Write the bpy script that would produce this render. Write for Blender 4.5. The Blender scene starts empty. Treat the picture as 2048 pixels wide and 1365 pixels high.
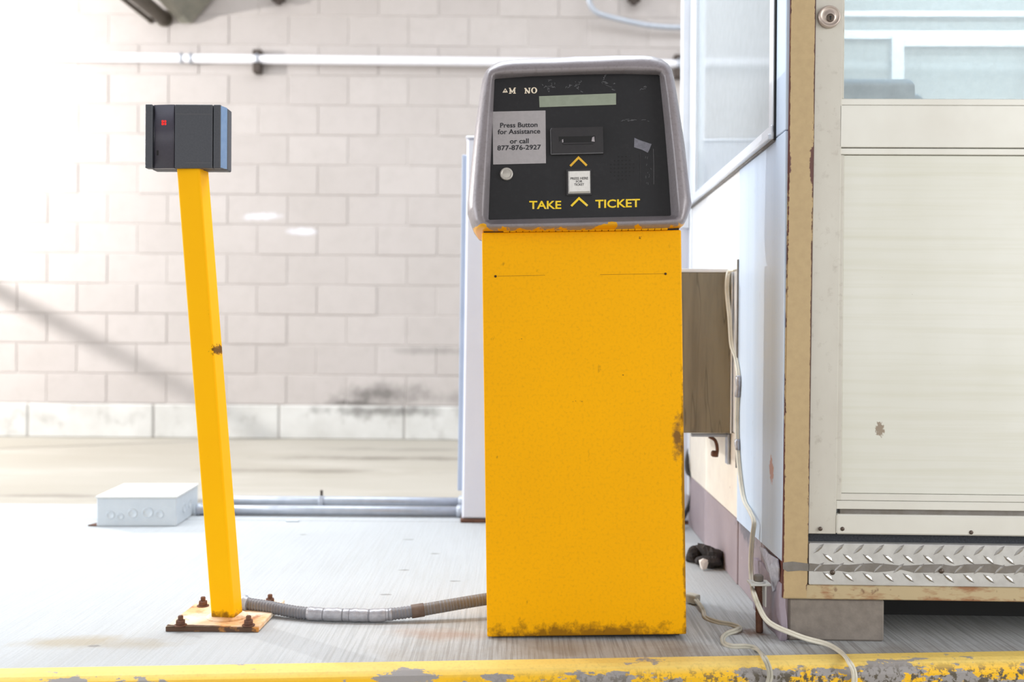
import bpy, bmesh, math, random
from mathutils import Vector, Matrix
random.seed(7)
SC = bpy.context.scene
COL = SC.collection
R = math.radians

# ------------------------------------------------------------------ camera
CAM_H = 0.64
FPX = 2048 * 35.0 / 36.0
ROLL = R(0.45)
cd = bpy.data.cameras.new('camera'); cam = bpy.data.objects.new('camera', cd); COL.objects.link(cam)
cd.lens = 35.0; cd.sensor_width = 36.0; cd.shift_y = -14.5 / 2048; cd.clip_start = 0.05
CAM_M = Matrix.Translation((0, 0, CAM_H)) @ Matrix.Rotation(R(90), 4, 'X') @ Matrix.Rotation(ROLL, 4, 'Z')
cam.matrix_world = CAM_M
cd.dof.use_dof = True; cd.dof.focus_distance = 2.12; cd.dof.aperture_fstop = 2.6
SC.camera = cam

# ------------------------------------------------------------------ world and light
w = bpy.data.worlds.new('world'); SC.world = w; w.use_nodes = True
bg = w.node_tree.nodes['Background']
bg.inputs['Color'].default_value = (1.0, 0.985, 0.96, 1); bg.inputs['Strength'].default_value = 0.80
def area(name, loc, target, sx, sy, power, col):
    ld = bpy.data.lights.new(name, 'AREA'); ld.shape = 'RECTANGLE'; ld.size = sx; ld.size_y = sy
    ld.energy = power; ld.color = col
    o = bpy.data.objects.new(name, ld); COL.objects.link(o); o.location = loc
    o.rotation_euler = (Vector(target) - Vector(loc)).to_track_quat('-Z', 'Y').to_euler()
    return o
area('skylight_over_lane', (-0.5, 3.7, 4.2), (0.1, 2.3, 0.0), 6.0, 1.6, 190, (0.86, 0.93, 1.0))
area('daylight_from_left_opening', (-5.5, 1.6, 1.9), (0.6, 2.6, 0.6), 3.5, 2.6, 95, (0.88, 0.94, 1.0))
area('daylight_from_right_opening', (3.4, 0.2, 1.5), (1.1, 2.05, 0.7), 1.6, 2.2, 46, (0.97, 0.99, 1.0))
vs = SC.view_settings
vs.view_transform = 'Standard'; vs.look = 'None'; vs.gamma = 1.0; vs.use_curve_mapping = False
vs.exposure = 0.54
SC.display_settings.display_device = 'sRGB'

# ------------------------------------------------------------------ measuring helpers (photo pixel -> point at a known distance)
def ray(px, py):
    v = Vector(((px - 1024) / FPX, (668 - py) / FPX, -1.0))
    return CAM_M.to_3x3() @ v
ORI = Vector((0, 0, CAM_H))
def at(px, py, Y):
    d = ray(px, py); return ORI + d * (Y / d.y)
def on_z(px, py, z=0.0):
    d = ray(px, py); return ORI + d * ((z - CAM_H) / d.z)
def local_plane(px, py, M, p0, n):
    Mi = M.inverted(); o = Mi @ ORI; d = Mi.to_3x3() @ ray(px, py)
    p0 = Vector(p0); n = Vector(n)
    return o + d * ((p0 - o).dot(n) / d.dot(n))

# ------------------------------------------------------------------ materials
def nd(nt, t, **kw):
    n = nt.nodes.new(t)
    for k, v in kw.items():
        if k in n.inputs: n.inputs[k].default_value = v
        else: setattr(n, k, v)
    return n
def c4(c): return (c[0], c[1], c[2], 1.0)
def srgb(r, g, b):
    f = lambda c: (c / 12.92 if c <= 0.04045 else ((c + 0.055) / 1.055) ** 2.4)
    return (f(r / 255), f(g / 255), f(b / 255))
class Mat:
    def __init__(s, name, base, rough=0.5, metal=0.0, spec=0.5):
        s.m = bpy.data.materials.new(name); s.m.use_nodes = True
        s.nt = s.m.node_tree; s.b = s.nt.nodes['Principled BSDF']
        s.b.inputs['Base Color'].default_value = c4(base)
        s.b.inputs['Roughness'].default_value = rough; s.b.inputs['Metallic'].default_value = metal
        s.b.inputs['Specular IOR Level'].default_value = spec
        s.tc = s.nt.nodes.new('ShaderNodeTexCoord'); s.vec = s.tc.outputs['Object']
        rgb = s.nt.nodes.new('ShaderNodeRGB'); rgb.outputs[0].default_value = c4(base); s.col = rgb.outputs[0]
        s.hgt = None
    def L(s, a, b): s.nt.links.new(a, b)
    def world(s):
        g = s.nt.nodes.new('ShaderNodeNewGeometry'); s.vec = g.outputs['Position']; return s
    def mapped(s, scale=(1, 1, 1), rot=(0, 0, 0), loc=(0, 0, 0)):
        m = s.nt.nodes.new('ShaderNodeMapping'); s.L(s.vec, m.inputs['Vector'])
        m.inputs['Scale'].default_value = scale; m.inputs['Rotation'].default_value = rot; m.inputs['Location'].default_value = loc
        return m.outputs[0]
    def noise(s, scale, detail=4, rough=0.6, stretch=(1, 1, 1), rot=(0, 0, 0), loc=(0, 0, 0)):
        n = nd(s.nt, 'ShaderNodeTexNoise', Scale=scale, Detail=detail, Roughness=rough)
        s.L(s.mapped(stretch, rot, loc), n.inputs['Vector']); return n.outputs['Fac']
    def ramp(s, fac, lo, hi):
        r = s.nt.nodes.new('ShaderNodeMapRange'); r.clamp = True
        r.inputs['From Min'].default_value = lo; r.inputs['From Max'].default_value = hi
        s.L(fac, r.inputs['Value']); return r.outputs['Result']
    def math(s, op, a, b=None):
        n = s.nt.nodes.new('ShaderNodeMath'); n.operation = op; n.use_clamp = False
        for i, v in enumerate((a, b)):
            if v is None: continue
            if isinstance(v, (int, float)): n.inputs[i].default_value = v
            else: s.L(v, n.inputs[i])
        return n.outputs[0]
    def axis(s, i):
        x = s.nt.nodes.new('ShaderNodeSeparateXYZ'); s.L(s.vec, x.inputs[0]); return x.outputs[i]
    def mix(s, fac, col):
        n = s.nt.nodes.new('ShaderNodeMix'); n.data_type = 'RGBA'
        if isinstance(fac, (int, float)): n.inputs['Factor'].default_value = fac
        else: s.L(fac, n.inputs['Factor'])
        s.L(s.col, n.inputs[6])
        if isinstance(col, tuple): n.inputs[7].default_value = c4(col)
        else: s.L(col, n.inputs[7])
        s.col = n.outputs[2]; return s
    def vary(s, scale, amount, col, lo=0.35, hi=0.7, **k):
        f = s.ramp(s.noise(scale, **k), lo, hi); return s.mix(s.math('MULTIPLY', f, amount), col)
    def blob(s, centre, radii, col, amount=1.0, nscale=8.0, hard=0.35):
        """a stain with a ragged outline round a place"""
        p = s.nt.nodes.new('ShaderNodeVectorMath'); p.operation = 'SUBTRACT'; s.L(s.vec, p.inputs[0]); p.inputs[1].default_value = centre
        q = s.nt.nodes.new('ShaderNodeVectorMath'); q.operation = 'DIVIDE'; s.L(p.outputs[0], q.inputs[0]); q.inputs[1].default_value = radii
        l = s.nt.nodes.new('ShaderNodeVectorMath'); l.operation = 'LENGTH'; s.L(q.outputs[0], l.inputs[0])
        n = s.noise(nscale, 5, 0.65)
        v = s.math('SUBTRACT', s.math('ADD', 1.0, s.math('MULTIPLY', s.math('SUBTRACT', n, 0.5), 2.2)), l.outputs['Value'])
        return s.mix(s.math('MULTIPLY', s.ramp(v, 0.0, hard), amount), col)
    def bump(s, fac, strength=0.2, dist=0.002):
        b = s.nt.nodes.new('ShaderNodeBump'); b.inputs['Strength'].default_value = strength; b.inputs['Distance'].default_value = dist
        s.L(fac, b.inputs['Height'])
        if s.hgt is not None: s.L(s.hgt, b.inputs['Normal'])
        s.hgt = b.outputs[0]; s.L(s.hgt, s.b.inputs['Normal']); return s
    def rough(s, fac, a, b):
        r = s.nt.nodes.new('ShaderNodeMapRange'); r.inputs['To Min'].default_value = a; r.inputs['To Max'].default_value = b
        s.L(fac, r.inputs['Value']); s.L(r.outputs[0], s.b.inputs['Roughness']); return s
    def random_tint(s, amount, col):
        oi = s.nt.nodes.new('ShaderNodeObjectInfo'); return s.mix(s.math('MULTIPLY', oi.outputs['Random'], amount), col)
    def done(s):
        s.L(s.col, s.b.inputs['Base Color']); return s.m

M = {}
# painted metals
y = Mat('yellow_cabinet_paint', srgb(248, 178, 0), 0.5, 0, 0.12)
y.vary(3.0, 0.35, srgb(232, 165, 10)); y.vary(160, 0.30, srgb(190, 130, 20), 0.50, 0.75, detail=3)
y.vary(45, 0.55, srgb(120, 85, 25), 0.69, 0.76, stretch=(1, 1, 0.5))
y.blob((0.0, 0, 0.0), (0.30, 1, 0.035), srgb(105, 70, 20), 0.8, 40, 0.6)
y.blob((0.195, 0, 0.42), (0.014, 1, 0.05), srgb(110, 80, 50), 0.9, 40, 0.6)
y.blob((0.208, 0, 0.30), (0.006, 1, 0.30), srgb(95, 65, 25), 0.7, 40, 0.5)
M['yellow'] = y.bump(y.noise(220, 2), 0.12, 0.001).done()
y = Mat('yellow_post_paint', srgb(255, 190, 0), 0.5, 0, 0.12)
y.vary(6.0, 0.3, srgb(250, 176, 4)); y.vary(60, 0.6, srgb(120, 75, 20), 0.72, 0.76)
y.blob((0, 0, 0.012), (0.07, 0.07, 0.022), srgb(95, 60, 20), 0.8, 60, 0.6)
y.blob((-0.02, 0, 0.60), (0.016, 0.08, 0.012), srgb(70, 45, 20), 0.9, 140, 0.35)
M['post_yellow'] = y.done()
g = Mat('grey_moulded_housing', srgb(146, 140, 144), 0.36, 0.2)
g.vary(14, 0.35, srgb(120, 113, 112)); g.vary(150, 0.4, srgb(105, 98, 95), 0.5, 0.72)
zz = g.axis(2)
low = g.math('SUBTRACT', 0.858, zz)
pf = g.math('ADD', low, g.math('MULTIPLY', g.math('SUBTRACT', g.noise(20, 4, stretch=(0.8, 0.2, 1)), 0.50), 0.085))
g.mix(g.ramp(pf, 0.0, 0.0012), srgb(228, 165, 15))
M['head_grey'] = g.bump(g.noise(300, 2), 0.08, 0.001).done()
k = Mat('black_face_panel', srgb(37, 37, 40), 0.5, 0, 0.35)
k.vary(110, 0.35, srgb(52, 52, 54), 0.5, 0.75); k.vary(8, 0.4, srgb(26, 28, 30))
M['face_black'] = k.bump(k.noise(260, 2), 0.08, 0.001).done()
def simple(key, name, col, rough=0.5, metal=0.0, var=None, scale=20, amt=0.4, bump=0.0, bscale=150, spec=0.5, lo=.35, hi=.7):
    m = Mat(name, col, rough, metal, spec)
    if var: m.vary(scale, amt, var, lo, hi)
    if bump: m.bump(m.noise(bscale, 3), bump, 0.002)
    M[key] = m.done(); return M[key]
simple('lcd', 'lcd_glass', srgb(150, 158, 142), 0.22, 0, srgb(132, 142, 126), 60, 0.5)
simple('sticker', 'silver_sticker', srgb(176, 172, 174), 0.4, 0.25, srgb(160, 156, 158), 120, 0.5)
simple('ink', 'black_ink', srgb(28, 28, 34), 0.6, 0, srgb(50, 50, 56), 90, .5)
simple('letter_yellow', 'worn_yellow_lettering', srgb(245, 208, 28), 0.5, 0, srgb(235, 215, 150), 140, 0.7, lo=.55, hi=.65)
simple('chevron_gold', 'gold_arrow_print', srgb(232, 184, 52), 0.5, 0, srgb(215, 160, 40), 140, 0.6)
simple('letter_cream', 'cream_serif_lettering', srgb(240, 230, 210), 0.5, 0, srgb(225, 200, 170), 140, 0.5)
simple('bezel', 'black_bezel_plastic', srgb(44, 43, 46), 0.32, 0, srgb(54, 52, 52), 120, 0.4)
simple('hole', 'dark_hollow', srgb(8, 8, 10), 0.6, 0, srgb(14, 14, 16), 50, .4)
simple('chrome', 'bright_metal', srgb(205, 200, 205), 0.25, 0.9, srgb(160, 156, 160), 60, .4)
simple('button_white', 'white_button_plastic', srgb(228, 226, 222), 0.35, 0, srgb(205, 202, 198), 160, 0.4)
simple('button_grey', 'round_button_metal', srgb(196, 192, 184), 0.35, 0.3, srgb(170, 165, 160), 90, 0.5)
simple('tape_scrap', 'old_tape', srgb(120, 120, 130), 0.5, 0, srgb(88, 88, 96), 150, 0.6)
simple('scratch', 'scuff_marks', srgb(105, 105, 108), 0.7, 0, srgb(80, 80, 84), 100, 0.5)
simple('rivet', 'dark_rivet', srgb(60, 42, 18), 0.5, 0.4, srgb(95, 65, 20), 60, .5)
simple('reader', 'reader_charcoal_plastic', srgb(66, 69, 76), 0.5, 0, srgb(78, 80, 88), 240, 0.6, 0.15, 400)
simple('reader_glossy', 'reader_scanner_strip', srgb(66, 64, 76), 0.35, 0, srgb(74, 72, 84), 200, 0.5)
simple('reader_blue_lit', 'reader_side_lit_blue', srgb(110, 140, 180), 0.35, 0, srgb(130, 158, 195), 60, 0.5)  # blue light caught by the side bevel, painted as colour
simple('rust', 'rusty_steel', srgb(112, 76, 58), 0.75, 0.2, srgb(78, 52, 42), 80, 0.8, 0.3, 200)
m = Mat('base_plate_paint', srgb(236, 222, 200), 0.6)
m.vary(10, 0.8, srgb(222, 160, 84), 0.42, 0.62); m.vary(25, 0.8, srgb(168, 96, 40), 0.56, 0.7)
M['plate'] = m.bump(m.noise(90, 4), 0.25, 0.003).done()
simple('rust_edge', 'rusty_plate_edge', srgb(92, 68, 52), 0.8, 0.1, srgb(206, 140, 66), 14, 0.95, 0.4, 120, lo=.52, hi=.58)
simple('hose', 'grey_ribbed_conduit', srgb(122, 123, 130), 0.45, 0, srgb(108, 104, 102), 12, 0.5)
simple('hose_brown', 'dusty_conduit', srgb(118, 112, 106), 0.55, 0, srgb(96, 86, 76), 25, 0.6)
simple('hose_rust', 'brown_stained_coupling', srgb(112, 96, 86), 0.6, 0.1, srgb(92, 72, 60), 60, 0.7, 0.3, 150)
simple('duct_tape', 'silver_duct_tape', srgb(176, 176, 182), 0.35, 0.35, srgb(130, 128, 132), 60, 0.6, 0.5, 90)
simple('galv', 'galvanised_conduit', srgb(180, 186, 196), 0.4, 0.35, srgb(150, 156, 168), 30, 0.5)
simple('box_grey', 'pale_grey_enclosure', srgb(206, 214, 220), 0.45, 0.1, srgb(192, 202, 210), 25, 0.5, 0.05)
simple('box_lid', 'enclosure_lid', srgb(222, 224, 222), 0.45, 0.1, srgb(205, 205, 200), 20, 0.5)
simple('gate_white', 'pale_lavender_cabinet_paint', srgb(222, 224, 234), 0.4, 0, srgb(212, 214, 228), 6, 0.5)
simple('gate_blue', 'blue_grey_edge_paint', srgb(172, 184, 204), 0.4, 0, srgb(156, 170, 192), 8, 0.5)
simple('alu', 'white_aluminium', srgb(226, 230, 236), 0.35, 0.2, srgb(212, 216, 222), 12, 0.5)
m = Mat('aluminium_door_stile', srgb(205, 202, 192), 0.42, 0.15)
m.vary(9, 0.5, srgb(190, 184, 174), stretch=(1, 1, 0.6)); m.vary(60, 0.45, srgb(150, 140, 128), 0.58, 0.8)
M['stile'] = m.done()
m = Mat('cream_door_panel', srgb(222, 222, 214), 0.38, 0.1)
m.vary(2.4, 0.55, srgb(206, 205, 190)); m.vary(5.0, 0.35, srgb(196, 194, 170), 0.45, 0.75, stretch=(0.3, 1, 14))
m.vary(90, 0.8, srgb(105, 92, 70), 0.745, 0.77, stretch=(1, 1, 2.2))
m.blob((0.205, 0, 0.445), (0.010, 1, 0.016), srgb(120, 92, 64), 0.75, 160, 0.25)
M['door_panel'] = m.bump(m.noise(7, 2, stretch=(0.1, 1, 8)), 0.06, 0.004).done()
simple('door_rail', 'white_door_rail', srgb(224, 223, 215), 0.34, 0.15, srgb(204, 200, 190), 4, 0.6)
m = Mat('beige_post_paint', srgb(190, 166, 124), 0.5)
m.vary(60, 0.35, srgb(164, 140, 104)); m.vary(5, 0.3, srgb(176, 152, 114))
ux = m.math('SUBTRACT', m.axis(0), m.math('MULTIPLY', m.math('SUBTRACT', m.axis(2), 0.09), 0.0065))
edge = m.math('ABSOLUTE', m.math('SUBTRACT', ux, 0.0264))
e2 = m.math('ADD', edge, m.math('MULTIPLY', m.math('SUBTRACT', m.noise(55, 5, 0.7, stretch=(1, 1, .45)), 0.5), 0.022))
m.mix(m.ramp(e2, 0.0262, 0.0268), srgb(92, 60, 52))
m.blob((0.0585, 0, 0.995), (0.009, 1, 0.055), srgb(98, 62, 56), 1.0, 60, 0.2)
m.blob((0.004, 0, 1.01), (0.008, 1, 0.04), srgb(98, 62, 60), 1.0, 60, 0.2)
m.blob((0.0615, 0, 1.24), (0.0040, 1, 0.30), srgb(88, 56, 50), 1.0, 45, 0.15)
m.blob((0.0068, 0, 1.2), (0.0022, 1, 0.40), srgb(110, 66, 58), 1.0, 80, 0.15)
m.blob((0.001, 0, 0.3), (0.0026, 1, 0.35), srgb(110, 66, 58), 1.0, 80, 0.15)
m.blob((0.0562, 0, 0.50), (0.0026, 1, 0.45), srgb(96, 66, 54), 1.0, 80, 0.15)
M['beige'] = m.bump(m.noise(200, 3), 0.15, 0.001).done()
m = Mat('pale_blue_white_sheet', srgb(206, 222, 242), 0.4, 0.0)
m.vary(3, 0.5, srgb(190, 208, 230), stretch=(1, 6, 0.25)); m.vary(70, 0.5, srgb(150, 150, 160), 0.72, 0.8)
m.blob((0, 0.10, 0.345), (1, 0.02, 0.03), srgb(190, 130, 100), 0.9, 50, 0.3)
m.vary(40, 0.55, srgb(120, 122, 132), 0.66, 0.74, stretch=(1, 6, .6))
M['sheet'] = m.done()
simple('white_panel', 'white_wall_panel', srgb(238, 238, 238), 0.45, 0, srgb(228, 230, 234), 5, 0.5)
m = Mat('cream_lower_panel', srgb(240, 232, 216), 0.5)
m.vary(12, 0.35, srgb(214, 196, 186)); m.vary(50, 0.6, srgb(150, 110, 100), 0.68, 0.76)
M['cream'] = m.done()
m = Mat('mauve_base_paint', srgb(160, 146, 150), 0.55)
m.vary(9, 0.5, srgb(140, 128, 134)); m.vary(60, 0.6, srgb(196, 186, 186), 0.68, 0.76)
m.blob((0, 0.36, 0.17), (1, 0.12, 0.05), srgb(96, 98, 106), 0.8, 40, 0.5)
M['mauve'] = m.done()
m = Mat('lavender_corner_paint', srgb(160, 150, 162), 0.5)
m.vary(14, 0.6, srgb(130, 112, 124)); M['lavender'] = m.bump(m.noise(40, 4), 0.3, 0.004).done()
simple('foil', 'torn_bright_metal', srgb(205, 204, 214), 0.3, 0.6, srgb(140, 138, 150), 70, 0.7, 0.8, 60)
m = Mat('weathered_plywood', srgb(140, 130, 108), 0.6)
m.vary(9, 0.7, srgb(112, 102, 84), 0.40, 0.66, stretch=(3, 1, 0.35)); 
n = m.noise(2.2, 2, 0.5, stretch=(9, 1, 0.9)); band = m.math('ABSOLUTE', m.math('SUBTRACT', m.math('FRACT', m.math('MULTIPLY', n, 5.0)), 0.5))
m.mix(m.math('MULTIPLY', m.ramp(band, 0.05, 0.0), 0.6), srgb(84, 74, 60))
M['plywood'] = m.done()
m = Mat('diamond_plate', srgb(214, 214, 212), 0.34, 0.45)
m.vary(30, 0.5, srgb(176, 174, 172)); M['tread'] = m.done()
simple('tread_bar', 'diamond_tread_bar', srgb(176, 174, 172), 0.3, 0.6, srgb(130, 126, 122), 60, 0.6)
simple('residue', 'worn_tape_residue', srgb(128, 124, 120), 0.7, 0, srgb(106, 98, 86), 40, 0.7)
m = Mat('rusty_sill_beam', srgb(186, 168, 132), 0.6)
m.vary(14, 0.9, srgb(150, 100, 64), 0.48, 0.62, stretch=(1, 1, 3)); m.vary(50, 0.7, srgb(110, 76, 56), 0.62, 0.7)
M['sill_rust'] = m.done()
simple('brush', 'black_door_brush', srgb(34, 38, 44), 0.8, 0, srgb(70, 72, 80), 250, 0.6)
simple('brass', 'lock_metal', srgb(196, 182, 172), 0.38, 0.5, srgb(170, 156, 146), 40, 0.5)
simple('lock_dark', 'dark_lock_metal', srgb(96, 84, 76), 0.4, 0.6, srgb(80, 70, 62), 40, 0.5)  # darker brown metal of the lock plug and the screws
simple('cord', 'cream_flat_cord', srgb(226, 222, 208), 0.45, 0, srgb(196, 190, 172), 30, 0.5)
simple('cord_grey', 'dusty_flat_cord', srgb(196, 192, 178), 0.5, 0, srgb(150, 146, 130), 14, 0.7)
simple('black_rubber', 'black_rubber', srgb(34, 32, 32), 0.5, 0, srgb(50, 46, 44), 40, 0.6)
simple('dark_pipe', 'dark_olive_pipe', srgb(92, 84, 72), 0.6, 0.1, srgb(70, 64, 56), 10, 0.6)
simple('olive', 'dirty_olive_sheet', srgb(140, 136, 124), 0.6, 0.1, srgb(104, 106, 98), 6, 0.7)
simple('pipe_white', 'white_wall_pipe', srgb(232, 232, 238), 0.4, 0, srgb(216, 214, 220), 12, 0.5)
simple('strut_dark', 'dark_pipe_clamp', srgb(78, 68, 62), 0.6, 0.3, srgb(54, 48, 44), 40, 0.6)
simple('chair_cloth', 'grey_blue_upholstery', srgb(96, 114, 130), 0.9, 0, srgb(76, 92, 108), 220, 0.6, 0.3, 500)
simple('chair_black', 'chair_black_plastic', srgb(44, 46, 50), 0.5, 0, srgb(58, 60, 64), 60, 0.5)
simple('rag', 'dark_dirty_rag', srgb(42, 38, 38), 0.9, 0, srgb(70, 62, 58), 60, 0.6)
simple('paper', 'crumpled_white_paper', srgb(232, 228, 224), 0.7, 0, srgb(214, 208, 204), 50, 0.5)
e = Mat('red_indicator_lamp', srgb(170, 10, 6), 0.4); e.vary(200, .4, srgb(200, 24, 14)); e.done()
e.b.inputs['Emission Color'].default_value = c4((1.0, 0.01, 0.005)); e.b.inputs['Emission Strength'].default_value = 0.7; M['led'] = e.m
e = Mat('unseen_lamp_glow', srgb(250, 250, 250), 0.4); e.vary(40, .2, srgb(240, 240, 240)); e.done()  # glow of the unseen booth and flood lamps
e.b.inputs['Emission Color'].default_value = (1, 1, 1, 1); e.b.inputs['Emission Strength'].default_value = 4.0; M['lamp'] = e.m
# masonry and concrete
m = Mat('painted_concrete_block', srgb(184, 177, 174), 0.75)
m.world(); m.vary(1.6, 0.4, srgb(172, 165, 160)); m.vary(14, 0.35, srgb(166, 159, 155), 0.45, 0.75)
m.random_tint(0.30, srgb(160, 152, 148))
WY = 6.75
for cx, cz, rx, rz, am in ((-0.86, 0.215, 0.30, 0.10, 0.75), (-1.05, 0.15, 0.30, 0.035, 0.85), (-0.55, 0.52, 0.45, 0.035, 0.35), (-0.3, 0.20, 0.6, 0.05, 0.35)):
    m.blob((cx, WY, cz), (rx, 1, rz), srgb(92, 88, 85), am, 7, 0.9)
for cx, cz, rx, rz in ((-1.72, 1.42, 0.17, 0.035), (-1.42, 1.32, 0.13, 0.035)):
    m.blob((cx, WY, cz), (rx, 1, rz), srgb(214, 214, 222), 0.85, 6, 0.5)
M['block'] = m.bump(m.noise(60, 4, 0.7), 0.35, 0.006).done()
m = Mat('block_mortar', srgb(196, 190, 186), 0.85); m.world(); m.vary(6, 0.5, srgb(178, 171, 166)); M['mortar'] = m.bump(m.noise(90, 3), .3, .004).done()
m = Mat('white_base_course', srgb(202, 201, 198), 0.75); m.world(); m.vary(3.5, 0.65, srgb(176, 174, 169))
m.vary(9, 0.5, srgb(146, 142, 137), 0.56, 0.74)
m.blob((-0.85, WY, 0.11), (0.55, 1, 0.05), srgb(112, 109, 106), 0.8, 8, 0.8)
M['base_course'] = m.bump(m.noise(30, 4), .3, .006).done()
m = Mat('lintel_concrete', srgb(172, 166, 172), 0.8); m.world(); m.vary(5, 0.5, srgb(156, 149, 153)); M['lintel'] = m.done()
m = Mat('lane_concrete', srgb(166, 161, 151), 0.7); m.world()
m.vary(0.9, 0.55, srgb(148, 140, 126), stretch=(0.35, 1.0, 1)); m.vary(3.0, 0.5, srgb(188, 184, 177), 0.5, 0.75, stretch=(0.3, 1, 1))
for cx, cy, rx, ry, am in ((-1.0, 4.25, 0.95, 0.09, 0.7), (-2.0, 4.35, 0.5, 0.06, 0.5), (-0.75, 5.75, 0.9, 0.12, 0.65), (-1.2, 5.2, 0.8, 0.12, 0.5), (-0.4, 6.2, 1.2, 0.10, 0.4), (-3.1, 4.5, .3, .05, .4)):
    m.blob((cx, cy, -0.085), (rx, ry, 1), srgb(102, 95, 86), am, 3.2, 0.8)
M['lane'] = m.bump(m.noise(25, 5), .15, .004).done()
m = Mat('broomed_concrete', srgb(183, 187, 190), 0.8); m.world()
m.vary(1.8, 0.4, srgb(168, 170, 170)); m.vary(180, 0.25, srgb(150, 150, 148), 0.5, 0.75, detail=3)
br = m.noise(1.0, 4, 0.6, stretch=(170, 4, 1), rot=(0, 0, R(3)))
br2 = m.noise(1.0, 4, 0.6, stretch=(70, 2, 1), rot=(0, 0, R(3)))
msk = m.ramp(m.noise(1.4, 3), 0.35, 0.62)
out_of_glare = m.math('MULTIPLY', m.ramp(m.axis(0), -0.55, 0.0), m.ramp(m.axis(1), 2.5, 2.1))  # grooves painted faint outside this mask, in place of glare washing them out
m.mix(m.math('MULTIPLY', m.ramp(br, 0.45, 0.60), m.math('ADD', 0.07, m.math('MULTIPLY', out_of_glare, 0.42))), srgb(100, 98, 94))
m.mix(m.math('MULTIPLY', m.math('MULTIPLY', m.ramp(br2, 0.48, 0.62), msk), 0.15), srgb(160, 156, 150))
m.blob((0.10, 2.00, 0), (0.42, 0.13, 1), srgb(140, 124, 102), 0.55, 7, 1.0)
m.blob((-0.13, 2.12, 0), (0.16, 0.05, 1), srgb(152, 122, 98), 0.55, 9, 0.8)
m.blob((0.8, 1.98, 0), (0.6, 0.12, 1), srgb(118, 112, 104), 0.6, 7, 0.9)
m.blob((-0.86, 2.04, 0), (0.22, 0.05, 1), srgb(160, 148, 124), 0.7, 9, 0.8)
m.blob((0.52, 2.14, 0), (0.05, 0.035, 1), srgb(110, 82, 64), 0.8, 20, 0.7)
for px, py in ((606, 1070), (818, 1080), (870, 1108), (808, 1141), (770, 1190), (910, 1163), (190, 1293)):
    q = on_z(px, py); m.blob((q.x, q.y, 0), (0.017, 0.008, 1), srgb(120, 118, 116), 0.7, 40, 0.4)
M['island'] = m.bump(br, 0.35, 0.003).bump(m.noise(120, 4), .25, .003).done()
m = Mat('kerb_yellow_paint', srgb(236, 208, 118), 0.6); m.world()
m.vary(5, 0.5, srgb(232, 190, 78)); m.vary(130, 0.3, srgb(170, 150, 90), 0.5, 0.72)
zz = m.axis(2); yy = m.axis(1); xx = m.axis(0)
m.mix(m.ramp(zz, -0.004, -0.016), srgb(244, 190, 14))  # top kept paler than the face, overexposure painted into the colour
chip = m.noise(9, 6, 0.68, stretch=(0.7, 1.6, 1.6))
thr = m.math('SUBTRACT', 0.62, m.math('MULTIPLY', m.ramp(xx, 0.0, 1.1), 0.05))
thr = m.math('SUBTRACT', thr, m.math('MULTIPLY', m.ramp(zz, -0.001, -0.012), 0.10))
m.mix(m.ramp(m.math('SUBTRACT', chip, thr), 0.0, 0.012), srgb(152, 148, 146))
fine = m.noise(70, 5, 0.7)
m.mix(m.math('MULTIPLY', m.math('MULTIPLY', m.ramp(fine, 0.50, 0.56), m.ramp(zz, -0.003, -0.02)), m.ramp(xx, -0.2, 0.5)), srgb(88, 80, 66))
M['kerb'] = m.bump(m.noise(60, 5), .3, .004).bump(chip, .2, .004).done()
simple('pad', 'rough_concrete_pad', srgb(136, 128, 120), 0.85, 0, srgb(112, 104, 98), 40, 0.7, 0.4, 120)
# hazy booth glass
gm = bpy.data.materials.new('hazy_window_glass'); gm.use_nodes = True; nt = gm.node_tree; nt.nodes.clear()
out = nt.nodes.new('ShaderNodeOutputMaterial'); tr = nt.nodes.new('ShaderNodeBsdfTransparent'); tr.inputs[0].default_value = (0.93, 0.97, 0.97, 1)
gl = nt.nodes.new('ShaderNodeBsdfGlossy'); gl.inputs['Roughness'].default_value = 0.08
df = nt.nodes.new('ShaderNodeBsdfDiffuse'); df.inputs[0].default_value = (0.80, 0.87, 0.90, 1)
tl = nt.nodes.new('ShaderNodeBsdfTranslucent'); tl.inputs[0].default_value = (0.80, 0.88, 0.92, 1)
fr = nt.nodes.new('ShaderNodeFresnel'); fr.inputs[0].default_value = 1.45
dust = nt.nodes.new('ShaderNodeAddShader'); mx0 = nt.nodes.new('ShaderNodeMixShader'); mx1 = nt.nodes.new('ShaderNodeMixShader'); mx2 = nt.nodes.new('ShaderNodeMixShader')
tcg = nt.nodes.new('ShaderNodeTexCoord'); nz = nt.nodes.new('ShaderNodeTexNoise'); nt.links.new(tcg.outputs['Object'], nz.inputs['Vector']); nz.inputs['Scale'].default_value = 30; nz.inputs['Detail'].default_value = 5
mr = nt.nodes.new('ShaderNodeMapRange'); mr.inputs['To Min'].default_value = 0.24; mr.inputs['To Max'].default_value = 0.40
nt.links.new(nz.outputs['Fac'], mr.inputs['Value'])
mx0.inputs[0].default_value = 0.5; nt.links.new(df.outputs[0], mx0.inputs[1]); nt.links.new(tl.outputs[0], mx0.inputs[2])
nt.links.new(mr.outputs[0], mx1.inputs[0]); nt.links.new(tr.outputs[0], mx1.inputs[1]); nt.links.new(mx0.outputs[0], mx1.inputs[2])
nt.links.new(fr.outputs[0], mx2.inputs[0]); nt.links.new(mx1.outputs[0], mx2.inputs[1]); nt.links.new(gl.outputs[0], mx2.inputs[2])
nt.links.new(mx2.outputs[0], out.inputs[0]); M['glass'] = gm
gm2 = gm.copy(); gm2.name = 'pale_side_glass'; M['glass_pale'] = gm2  # hazier copy of the glass, haze raised to brighten the side pane
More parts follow.
